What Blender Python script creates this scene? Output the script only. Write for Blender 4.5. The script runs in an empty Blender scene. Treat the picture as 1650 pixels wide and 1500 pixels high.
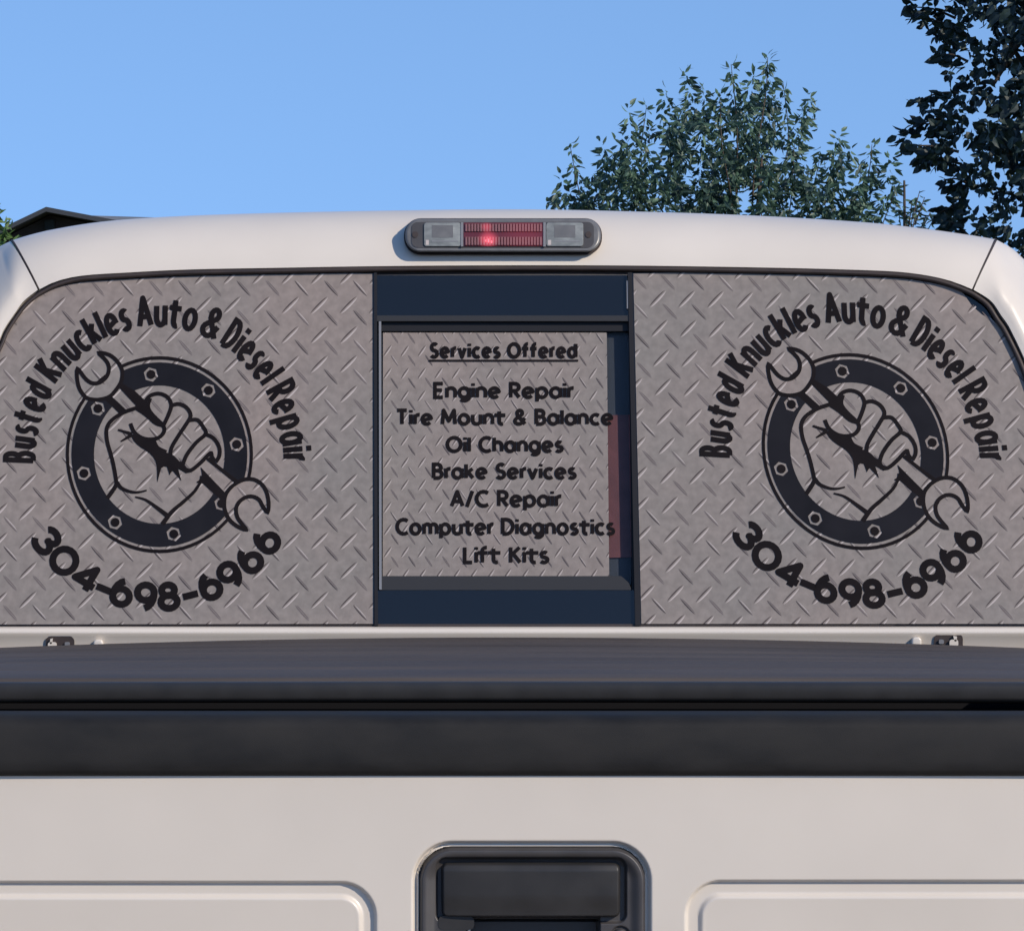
import bpy, bmesh, math, random
import numpy as np
from mathutils import Vector, Matrix
from mathutils.geometry import delaunay_2d_cdt

R = math.radians
random.seed(7)
scn = bpy.context.scene
COL = scn.collection

# ------------------------------------------------------------------ camera
F = 7260.0                 # focal length in photograph pixels (1650 wide)
PX0, PY0 = 727.0, 830.0    # principal point of the photograph
CAMZ = 1.62
cam_d = bpy.data.cameras.new('camera')
cam = bpy.data.objects.new('camera', cam_d); COL.objects.link(cam)
cam_d.sensor_fit = 'HORIZONTAL'; cam_d.sensor_width = 36.0
cam_d.lens = 36.0 * F / 1650.0
cam_d.shift_x = (825.0 - PX0) / 1650.0
cam_d.shift_y = (PY0 - 750.0) / 1650.0
cam_d.clip_start = 0.1; cam_d.clip_end = 5000.0
cam.location = (0, 0, CAMZ); cam.rotation_euler = (R(90), 0, 0)
scn.camera = cam

# ------------------------------------------------------------------ light
SUN_EL, SUN_AZ = 30.0, 50.0      # azimuth: degrees to the right of straight behind the camera
w = bpy.data.worlds.new('World'); scn.world = w; w.use_nodes = True
nt = w.node_tree; nt.nodes.clear()
out = nt.nodes.new('ShaderNodeOutputWorld'); bg = nt.nodes.new('ShaderNodeBackground')
sky = nt.nodes.new('ShaderNodeTexSky'); sky.sky_type = 'NISHITA'; sky.sun_disc = False
sky.sun_elevation = R(SUN_EL); sky.sun_rotation = R(180 - SUN_AZ)
sky.altitude = 300; sky.air_density = 1.0; sky.dust_density = 0.2; sky.ozone_density = 3.0
tc = nt.nodes.new('ShaderNodeTexCoord')
add = nt.nodes.new('ShaderNodeVectorMath'); add.operation = 'ADD'; add.inputs[1].default_value = (0, 0, 0.26)
nrm = nt.nodes.new('ShaderNodeVectorMath'); nrm.operation = 'NORMALIZE'
tint = nt.nodes.new('ShaderNodeMix'); tint.data_type = 'RGBA'; tint.blend_type = 'MULTIPLY'
tint.inputs[0].default_value = 1.0; tint.inputs[7].default_value = (1.06, 1.18, 1.28, 1)
nt.links.new(tc.outputs['Generated'], add.inputs[0]); nt.links.new(add.outputs[0], nrm.inputs[0])
nt.links.new(nrm.outputs[0], sky.inputs[0]); nt.links.new(sky.outputs[0], tint.inputs[6])
nt.links.new(tint.outputs[2], bg.inputs[0]); nt.links.new(bg.outputs[0], out.inputs[0])
bg.inputs[1].default_value = 0.145
sl = bpy.data.lights.new('sun', 'SUN'); sl.energy = 3.9; sl.angle = R(0.5); sl.color = (1.0, 0.88, 0.73)
so = bpy.data.objects.new('sun', sl); COL.objects.link(so)
sd = Vector((math.sin(R(SUN_AZ)) * math.cos(R(SUN_EL)), -math.cos(R(SUN_AZ)) * math.cos(R(SUN_EL)), math.sin(R(SUN_EL))))
so.rotation_euler = sd.to_track_quat('Z', 'Y').to_euler(); so.location = sd * 30
scn.view_settings.view_transform = 'Standard'; scn.view_settings.look = 'None'
scn.view_settings.exposure = 0.17; scn.view_settings.gamma = 1.0
scn.view_settings.use_curve_mapping = False
scn.cycles.max_bounces = 8

# ------------------------------------------------------------------ materials
def S(r, g=None, b=None):
    """sRGB 0-255 to linear"""
    if g is None: g = b = r
    f = lambda c: (c/255)/12.92 if c/255 <= 0.04045 else ((c/255+0.055)/1.055)**2.4
    return (f(r), f(g), f(b), 1.0)

def mat(name, col, rough=0.5, metal=0.0, coat=0.0, spec=0.5, noise=None, bump=None, trans=None, emit=None, sub=None):
    """noise=(scale, amount, detail[, stretch]); bump=(scale, strength, distance)"""
    m = bpy.data.materials.new(name); m.use_nodes = True
    n = m.node_tree; p = n.nodes['Principled BSDF']
    if len(col) == 3: col = (*col, 1)
    p.inputs['Base Color'].default_value = col
    p.inputs['Roughness'].default_value = rough; p.inputs['Metallic'].default_value = metal
    p.inputs['Coat Weight'].default_value = coat; p.inputs['Coat Roughness'].default_value = 0.06
    p.inputs['Specular IOR Level'].default_value = spec
    t = n.nodes.new('ShaderNodeTexCoord')
    if noise:
        mp = n.nodes.new('ShaderNodeMapping'); mp.inputs[3].default_value = noise[3] if len(noise) > 3 else (1, 1, 1)
        nz = n.nodes.new('ShaderNodeTexNoise'); nz.inputs['Scale'].default_value = noise[0]; nz.inputs['Detail'].default_value = noise[2]
        mx = n.nodes.new('ShaderNodeMapRange'); mx.inputs[1].default_value = 0.3; mx.inputs[2].default_value = 0.7
        mx.inputs[3].default_value = 1 - noise[1]; mx.inputs[4].default_value = 1 + noise[1]
        mm = n.nodes.new('ShaderNodeVectorMath'); mm.operation = 'SCALE'; mm.inputs[0].default_value = col[:3]
        n.links.new(t.outputs['Object'], mp.inputs[0]); n.links.new(mp.outputs[0], nz.inputs['Vector'])
        n.links.new(nz.outputs['Fac'], mx.inputs[0]); n.links.new(mx.outputs[0], mm.inputs['Scale'])
        n.links.new(mm.outputs[0], p.inputs['Base Color'])
        # the same patches are a little rougher or smoother
        mr = n.nodes.new('ShaderNodeMapRange'); mr.inputs[1].default_value = 0.3; mr.inputs[2].default_value = 0.7
        mr.inputs[3].default_value = max(0.02, rough*0.85); mr.inputs[4].default_value = min(1, rough*1.15)
        n.links.new(nz.outputs['Fac'], mr.inputs[0]); n.links.new(mr.outputs[0], p.inputs['Roughness'])
    if bump:
        nb = n.nodes.new('ShaderNodeTexNoise'); nb.inputs['Scale'].default_value = bump[0]; nb.inputs['Detail'].default_value = 3
        b = n.nodes.new('ShaderNodeBump'); b.inputs['Strength'].default_value = bump[1]; b.inputs['Distance'].default_value = bump[2]
        n.links.new(t.outputs['Object'], nb.inputs['Vector']); n.links.new(nb.outputs['Fac'], b.inputs['Height'])
        n.links.new(b.outputs[0], p.inputs['Normal'])
    if emit:
        p.inputs['Emission Color'].default_value = (*emit[:3], 1); p.inputs['Emission Strength'].default_value = emit[3]
    if trans is not None:
        tr = n.nodes.new('ShaderNodeBsdfTransparent'); tr.inputs[0].default_value = (*trans[1], 1)
        mi = n.nodes.new('ShaderNodeMixShader'); mi.inputs[0].default_value = trans[0]
        n.links.new(p.outputs[0], mi.inputs[1]); n.links.new(tr.outputs[0], mi.inputs[2])
        n.links.new(mi.outputs[0], n.nodes['Material Output'].inputs[0])
    return m

M = {}
M['paint'] = mat('white_paint', (0.60, 0.548, 0.483), 0.38, coat=0.35, noise=(5, 0.035, 4), bump=(900, 0.04, 0.0004))
M['plastic'] = mat('black_textured_plastic', (0.015, 0.0145, 0.0145), 0.6, spec=0.22, noise=(14, 0.28, 8, (1, 1, 2.2)), bump=(1500, 0.25, 0.0006))
M['plastic2'] = mat('smooth_black_plastic', (0.026, 0.025, 0.025), 0.42, spec=0.35, noise=(25, 0.12, 4), bump=(700, 0.12, 0.0004))
M['bezel'] = mat('charcoal_bezel_plastic', (0.048, 0.045, 0.046), 0.45, noise=(20, 0.12, 4), bump=(1200, 0.2, 0.0005))
M['vinyl'] = mat('dark_vinyl', (0.062, 0.052, 0.047), 0.55, spec=0.22, noise=(5, 0.35, 6, (0.4, 5, 1)), bump=(350, 0.2, 0.001))
M['rubber'] = mat('black_rubber', (0.030, 0.020, 0.018), 0.6, noise=(30, 0.2, 3))
M['dark'] = mat('shadow_gap_black', (0.009, 0.009, 0.011), 0.8, spec=0.1)
M['glass'] = mat('dark_tinted_glass', (0.006, 0.007, 0.009), 0.03, spec=0.6, trans=(0.10, (0.75, 0.85, 0.9)))
M['glass_clear'] = mat('lightly_tinted_glass', (0.006, 0.007, 0.009), 0.03, spec=0.6, trans=(0.8, (0.9, 0.92, 0.94)))
M['film'] = mat('grey_printed_film', S(131, 122, 119), 0.5, spec=0.25, noise=(7, 0.06, 4), bump=(300, 0.04, 0.0004))
def patchy(m, a, b, scale):
    n = m.node_tree; p = n.nodes['Principled BSDF']; t = n.nodes.new('ShaderNodeTexCoord')
    z_ = n.nodes.new('ShaderNodeTexNoise'); z_.inputs['Scale'].default_value = scale; z_.inputs['Detail'].default_value = 5
    c = n.nodes.new('ShaderNodeValToRGB'); c.color_ramp.elements[0].position = .32; c.color_ramp.elements[1].position = .68
    c.color_ramp.elements[0].color = a; c.color_ramp.elements[1].color = b
    n.links.new(t.outputs['Object'], z_.inputs['Vector']); n.links.new(z_.outputs['Fac'], c.inputs[0])
    n.links.new(c.outputs[0], p.inputs['Base Color'])
patchy(M['film'], S(133, 122, 117), S(124, 119, 115), 4)
def speckle(m, scale, amt):
    n = m.node_tree; p = n.nodes['Principled BSDF']; src = p.inputs['Base Color'].links[0].from_socket
    t = n.nodes.new('ShaderNodeTexCoord'); z_ = n.nodes.new('ShaderNodeTexNoise'); z_.inputs['Scale'].default_value = scale; z_.inputs['Detail'].default_value = 4
    mr = n.nodes.new('ShaderNodeMapRange'); mr.inputs[1].default_value = .3; mr.inputs[2].default_value = .7; mr.inputs[3].default_value = 1-amt; mr.inputs[4].default_value = 1+amt
    v = n.nodes.new('ShaderNodeVectorMath'); v.operation = 'SCALE'
    n.links.new(t.outputs['Object'], z_.inputs['Vector']); n.links.new(z_.outputs['Fac'], mr.inputs[0]); n.links.new(src, v.inputs[0]); n.links.new(mr.outputs[0], v.inputs['Scale'])
    n.links.new(v.outputs[0], p.inputs['Base Color'])
speckle(M['film'], 90, 0.12)
M['print_light'] = mat('print_light_grey', S(172, 163, 160), 0.5, spec=0.25)
M['print_dark'] = mat('print_dark_grey', S(72, 64, 64), 0.5, spec=0.25)
M['print_mid'] = mat('print_mid_grey', S(104, 95, 94), 0.5, spec=0.25)
M['ink'] = mat('black_print', (0.009, 0.007, 0.008), 0.55, spec=0.06, noise=(20, 0.2, 3))
M['ink_navy'] = mat('navy_black_print', (0.012, 0.012, 0.016), 0.5, spec=0.06, noise=(14, 0.2, 3))
M['frame'] = mat('slider_frame_black', (0.013, 0.013, 0.016), 0.5, spec=0.2)
M['frame_grey'] = mat('slider_frame_grey', (0.026, 0.026, 0.028), 0.45, spec=0.3)
M['alu'] = mat('edge_metal', (0.24, 0.235, 0.235), 0.45, metal=0.5)
M['chrome'] = mat('bright_metal', (0.75, 0.75, 0.75), 0.2, metal=1.0)
M['lamp_body'] = mat('lamp_housing_grey', (0.12, 0.12, 0.122), 0.35, noise=(60, 0.1, 3))
M['lens_clear'] = mat('clear_lamp_lens', (0.20, 0.21, 0.20), 0.15, coat=0.5, noise=(45, 0.3, 3, (1, 1, 2.5)))
M['lens_red'] = mat('red_lamp_lens', (0.10, 0.02, 0.025), 0.2, coat=0.3)
M['lens_red_tail'] = mat('tail_lamp_red', (0.25, 0.02, 0.02), 0.15, coat=0.5)
M['lens_rib'] = mat('lamp_rib', (0.20, 0.09, 0.09), 0.2, coat=0.4)
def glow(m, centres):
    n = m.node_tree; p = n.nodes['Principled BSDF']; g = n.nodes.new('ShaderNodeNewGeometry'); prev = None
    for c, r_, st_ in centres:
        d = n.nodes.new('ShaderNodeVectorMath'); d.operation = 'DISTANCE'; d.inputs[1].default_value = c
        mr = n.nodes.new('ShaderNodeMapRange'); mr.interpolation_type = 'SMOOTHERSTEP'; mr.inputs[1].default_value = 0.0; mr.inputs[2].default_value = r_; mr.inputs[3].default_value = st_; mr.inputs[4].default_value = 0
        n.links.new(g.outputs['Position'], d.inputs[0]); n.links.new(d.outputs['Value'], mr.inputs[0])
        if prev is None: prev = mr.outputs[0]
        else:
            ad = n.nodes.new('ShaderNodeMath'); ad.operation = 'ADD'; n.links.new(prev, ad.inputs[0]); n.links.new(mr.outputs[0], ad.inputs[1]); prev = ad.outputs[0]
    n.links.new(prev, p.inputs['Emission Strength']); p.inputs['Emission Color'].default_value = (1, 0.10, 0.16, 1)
M['glint_red'] = mat('red_glint', (0.9, 0.05, 0.08), 0.3, emit=(1.0, 0.16, 0.2, 1.6))
M['maroon'] = mat('maroon_reflection', (0.34, 0.13, 0.125), 0.9, noise=(40, 0.15, 3))
M['backing_grey'] = mat('grey_backing', (0.11, 0.12, 0.14), 0.9, noise=(30, 0.1, 3))
M['interior'] = mat('grey_interior', (0.035, 0.04, 0.05), 0.8)
M['tyre'] = mat('tyre_rubber', (0.02, 0.02, 0.02), 0.8)
M['rim'] = mat('rim_metal', (0.5, 0.5, 0.5), 0.3, metal=1)
M['asphalt'] = mat('gravel_ground', (0.17, 0.125, 0.08), 0.9, noise=(0.7, 0.25, 8), bump=(60, 0.5, 0.01))
M['grass'] = mat('grass_ground', (0.06, 0.09, 0.025), 0.9, noise=(0.4, 0.3, 8))
M['roof_dark'] = mat('dark_brown_shingles', (0.040, 0.030, 0.030), 0.8, noise=(2, 0.2, 5))
M['roof_grey'] = mat('grey_shingles', (0.12, 0.13, 0.15), 0.8, noise=(2, 0.2, 5))
M['gable'] = mat('brown_siding', (0.050, 0.034, 0.036), 0.8, noise=(3, 0.15, 4))
M['trim'] = mat('dark_fascia', (0.03, 0.035, 0.045), 0.7)
M['siding'] = mat('tan_siding', (0.35, 0.3, 0.25), 0.8, noise=(3, 0.1, 4))
M['bark'] = mat('bark', (0.06, 0.045, 0.035), 0.9, noise=(12, 0.3, 4))

def leafmat(name, a, b, rough=0.5, transl=0.25, bright=None):
    m = bpy.data.materials.new(name); m.use_nodes = True
    n = m.node_tree; p = n.nodes['Principled BSDF']; p.inputs['Roughness'].default_value = rough
    g = n.nodes.new('ShaderNodeAttribute'); g.attribute_name = 'tone'
    c = n.nodes.new('ShaderNodeValToRGB'); c.color_ramp.elements[0].color = (*a, 1); c.color_ramp.elements[1].color = (*b, 1)
    n.links.new(g.outputs['Fac'], c.inputs[0]); n.links.new(c.outputs[0], p.inputs['Base Color'])
    t = n.nodes.new('ShaderNodeBsdfTranslucent'); mi = n.nodes.new('ShaderNodeMixShader'); mi.inputs[0].default_value = transl
    n.links.new(c.outputs[0], t.inputs[0]); n.links.new(p.outputs[0], mi.inputs[1]); n.links.new(t.outputs[0], mi.inputs[2])
    n.links.new(mi.outputs[0], n.nodes['Material Output'].inputs[0])
    return m
M['leaf_mid'] = leafmat('mid_leaves', (0.014, 0.036, 0.038), (0.11, 0.19, 0.12))
M['leaf_dark'] = leafmat('dark_leaves', (0.010, 0.022, 0.026), (0.045, 0.078, 0.072), 0.55, 0.15)
M['leaf_green'] = leafmat('green_leaves', (0.05, 0.10, 0.02), (0.12, 0.2, 0.05))

# ------------------------------------------------------------------ object helpers
ORG = {}
def empty(name, loc, label, cat, group=None):
    o = bpy.data.objects.new(name, None); COL.objects.link(o); o.location = loc
    o.empty_display_size = 0.3
    o['label'] = label; o['category'] = cat
    if group: o['group'] = group
    ORG[o.name] = Vector(loc)
    return o

def build(name, V, Fc, m, parent=None, smooth=False, label=None, kind=None, cat=None):
    """V in world space; a child gets coordinates relative to its thing's origin"""
    org = Vector((0, 0, 0))
    if parent is not None:
        root = parent
        while root.parent: root = root.parent
        org = ORG[root.name]
    me = bpy.data.meshes.new(name)
    Va = np.asarray(V, dtype=float).reshape(-1, 3) - np.array(org)
    me.from_pydata(Va.tolist(), [], [tuple(int(i) for i in f) for f in Fc])
    ms = m if isinstance(m, (list, tuple)) else [m]
    for q in ms: me.materials.append(q)
    if smooth: me.polygons.foreach_set('use_smooth', [True]*len(me.polygons))
    me.update()
    o = bpy.data.objects.new(name, me); COL.objects.link(o)
    if parent is not None: o.parent = parent
    if label: o['label'] = label
    if kind: o['kind'] = kind
    if cat: o['category'] = cat
    return o

def shade_auto(o, ang=35):
    o.data.polygons.foreach_set('use_smooth', [True]*len(o.data.polygons))
    o.data.set_sharp_from_angle(angle=R(ang))

def bevel(o, width, seg=3, ang=35):
    bm = bmesh.new(); bm.from_mesh(o.data)
    bmesh.ops.recalc_face_normals(bm, faces=bm.faces)
    ed = [e for e in bm.edges if len(e.link_faces) == 2 and e.calc_face_angle(0) > R(ang)]
    bmesh.ops.bevel(bm, geom=ed, offset=width, segments=seg, profile=0.6, affect='EDGES', clamp_overlap=True)
    bm.to_mesh(o.data); bm.free(); shade_auto(o, 50)

def at(px, py, Y):
    return Vector(((px - PX0) / F * Y, Y, CAMZ - (py - PY0) / F * Y))

# the rear window's plane: leans forward towards its top
WY, WZ = 6.60, at(0, 1008, 6.60).z
LEAN = math.tan(R(12.5))
WN = Vector((0, -1, LEAN)).normalized()        # outward normal (towards the camera, up)
def win(px, py, off=0.0):
    d = Vector(((px - PX0) / F, 1, -(py - PY0) / F))
    # Y = WY + LEAN*(z-WZ)
    t = (WY + LEAN * (CAMZ - WZ)) / (1 - LEAN * d.z)
    return Vector((d.x * t, t, CAMZ + d.z * t)) + WN * off

def slab(name, poly, f, b, m, parent, mp=win, **k):
    """polygon in photograph pixels laid on the window plane, from offset f (front) to b (back)"""
    n = len(poly)
    a = sum(poly[i][0]*poly[(i+1) % n][1] - poly[(i+1) % n][0]*poly[i][1] for i in range(n))
    if a > 0: poly = poly[::-1]         # y runs down
    V = [mp(x, y, f) for x, y in poly] + [mp(x, y, b) for x, y in poly]
    Fc = [tuple(range(n)), tuple(range(2*n-1, n-1, -1))]
    for i in range(n):
        j = (i+1) % n
        Fc.append((i, i+n, j+n, j))
    return build(name, V, Fc, m, parent, **k)

def quad(x0, y0, x1, y1): return [(x0, y0), (x1, y0), (x1, y1), (x0, y1)]

def box(name, c, s, m, parent=None, bev=0, **k):
    V = [(c[0]+sx*s[0]/2, c[1]+sy*s[1]/2, c[2]+sz*s[2]/2) for sx in (-1, 1) for sy in (-1, 1) for sz in (-1, 1)]
    Fc = [(0, 1, 3, 2), (4, 6, 7, 5), (0, 4, 5, 1), (2, 3, 7, 6), (0, 2, 6, 4), (1, 5, 7, 3)]
    o = build(name, V, Fc, m, parent, **k)
    if bev: bevel(o, bev)
    return o

def tube(name, pts, r, m, parent=None, seg=8, closed=False, **k):
    V, Fc = [], []
    n = len(pts); pts = [Vector(p) for p in pts]
    rr = r if isinstance(r, (list, tuple)) else [r]*n
    for i, p in enumerate(pts):
        a = pts[max(i-1, 0)] if not closed else pts[i-1]; b = pts[min(i+1, n-1)] if not closed else pts[(i+1) % n]
        t = (b - a).normalized(); u = t.cross(Vector((0, 1, 0.01)))
        if u.length < 0.2: u = t.cross(Vector((1, 0, 0)))
        u.normalize(); v = t.cross(u)
        for s in range(seg):
            an = 2*math.pi*s/seg
            V.append(p + (u*math.cos(an) + v*math.sin(an))*rr[i])
    for i in range(n if closed else n-1):
        for s in range(seg):
            i2 = (i+1) % n
            Fc.append((i*seg+s, i*seg+(s+1) % seg, i2*seg+(s+1) % seg, i2*seg+s))
    if not closed:
        Fc.append(tuple(range(seg))[::-1]); Fc.append(tuple((n-1)*seg+s for s in range(seg)))
    return build(name, V, Fc, m, parent, smooth=True, **k)

def interp(pts, x):
    """piecewise smooth (monotone cubic like) interpolation y(x)"""
    xs = [p[0] for p in pts]; ys = [p[1] for p in pts]
    if x <= xs[0]: return ys[0] + (ys[1]-ys[0])/(xs[1]-xs[0])*(x-xs[0])
    if x >= xs[-1]: return ys[-1] + (ys[-1]-ys[-2])/(xs[-1]-xs[-2])*(x-xs[-1])
    for i in range(len(xs)-1):
        if xs[i] <= x <= xs[i+1]:
            h = xs[i+1]-xs[i]; t = (x-xs[i])/h
            m0 = (ys[i+1]-ys[i-1])/(xs[i+1]-xs[i-1]) if i > 0 else (ys[i+1]-ys[i])/h
            m1 = (ys[i+2]-ys[i])/(xs[i+2]-xs[i]) if i+2 < len(xs) else (ys[i+1]-ys[i])/h
            return (2*t**3-3*t**2+1)*ys[i] + (t**3-2*t**2+t)*h*m0 + (-2*t**3+3*t**2)*ys[i+1] + (t**3-t**2)*h*m1

def smooth(pts, n=5, closed=False):
    out_ = []; N = len(pts)
    rng = N if closed else N-1
    for i in range(rng):
        p0 = pts[i-1] if (i > 0 or closed) else pts[0]; p1 = pts[i]; p2 = pts[(i+1) % N]
        p3 = pts[(i+2) % N] if (closed or i+2 < N) else pts[-1]
        for k in range(n):
            t = k/n
            out_.append(tuple(0.5*((2*b)+(-a+c)*t+(2*a-5*b+4*c-d)*t*t+(-a+3*b-3*c+d)*t**3) for a, b, c, d in zip(p0, p1, p2, p3)))
    if not closed: out_.append(tuple(pts[-1]))
    return out_

# ------------------------------------------------------------------ 2D print: painter's layers cut into one clean sheet
def inside(p, poly):
    x, y = p; c = False; n = len(poly); j = n-1
    for i in range(n):
        xi, yi = poly[i]; xj, yj = poly[j]
        if (yi > y) != (yj > y) and x < (xj-xi)*(y-yi)/(yj-yi)+xi: c = not c
        j = i
    return c

def stroke(pts, wd, closed=False):
    """ribbon along a polyline as a list of quads; wd number or list"""
    if not closed and not isinstance(wd, (list, tuple)):
        for i in range(1, len(pts)-1):
            a, b, c = pts[i-1], pts[i], pts[i+1]
            l1, l2 = math.dist(a, b), math.dist(b, c)
            if l1 < 1e-3 or l2 < 1e-3: continue
            if ((b[0]-a[0])*(c[0]-b[0])+(b[1]-a[1])*(c[1]-b[1]))/(l1*l2) < -0.15:
                disc = [(b[0]+wd/2*math.cos(R(q*36)), b[1]+wd/2*math.sin(R(q*36))) for q in range(10)]
                return stroke(pts[:i+1], wd) + [disc] + stroke(pts[i:], wd)
    q = [pts[0]]
    ww = [wd[0]] if isinstance(wd, (list, tuple)) else None
    for i, p in enumerate(pts[1:], 1):
        if math.dist(p, q[-1]) > 1e-3:
            q.append(p)
            if ww is not None: ww.append(wd[i])
    n = len(q)
    if ww is None: ww = [wd]*n
    L, Rr = [], []
    for i in range(n):
        a = q[i-1] if (i > 0 or closed) else None; b = q[(i+1) % n] if (i < n-1 or closed) else None
        p = q[i]
        d1 = None if a is None else ((p[0]-a[0])/math.dist(p, a), (p[1]-a[1])/math.dist(p, a))
        d2 = None if b is None else ((b[0]-p[0])/math.dist(p, b), (b[1]-p[1])/math.dist(p, b))
        if d1 is None: d1 = d2
        if d2 is None: d2 = d1
        nx, ny = -(d1[1]+d2[1]), d1[0]+d2[0]; l = math.hypot(nx, ny)
        if l < 1e-3: nx, ny, l = -d1[1], d1[0], 1
        nx /= l; ny /= l
        co = max(0.72, nx*-d1[1] + ny*d1[0])
        h = ww[i]/2/co
        L.append((p[0]+nx*h, p[1]+ny*h)); Rr.append((p[0]-nx*h, p[1]-ny*h))
    return [[L[i], L[(i+1) % n], Rr[(i+1) % n], Rr[i]] for i in range(n if closed else n-1)]

def paint(layers):
    """layers: list of (polygon, value) painted in order; returns {value: (verts, tris)}"""
    vs, fs = [], []
    for poly, val in layers:
        b = len(vs); vs += [Vector(p) for p in poly]; fs.append(list(range(b, b+len(poly))))
    r = delaunay_2d_cdt(vs, [], fs, 0, 1e-3, False)
    vv, tris = r[0], r[2]
    bb = [(min(p[0] for p in P), max(p[0] for p in P), min(p[1] for p in P), max(p[1] for p in P)) for P, _ in layers]
    res = {}
    for t in tris:
        c = ((vv[t[0]].x+vv[t[1]].x+vv[t[2]].x)/3, (vv[t[0]].y+vv[t[1]].y+vv[t[2]].y)/3)
        for k in range(len(layers)-1, -1, -1):
            x0, x1, y0, y1 = bb[k]
            if x0 <= c[0] <= x1 and y0 <= c[1] <= y1 and inside(c, layers[k][0]):
                if layers[k][1]: res.setdefault(layers[k][1], []).append(tuple(t))
                break
    return [(v.x, v.y) for v in vv], res

def lay(name, vv, tris, m, parent, off, tf=lambda x, y: (x, y), **k):
    used = sorted({i for t in tris for i in t}); ix = {a: i for i, a in enumerate(used)}
    pts = [tf(*vv[i]) for i in used]
    Fc = []
    for t in tris:
        a, b, c = (ix[i] for i in t)
        ar = (pts[b][0]-pts[a][0])*(pts[c][1]-pts[a][1]) - (pts[c][0]-pts[a][0])*(pts[b][1]-pts[a][1])
        if abs(ar) < 1e-6: continue
        Fc.append((a, b, c) if ar < 0 else (a, c, b))
    return build(name, [win(x, y, off) for x, y in pts], Fc, m, parent, **k)

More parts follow.
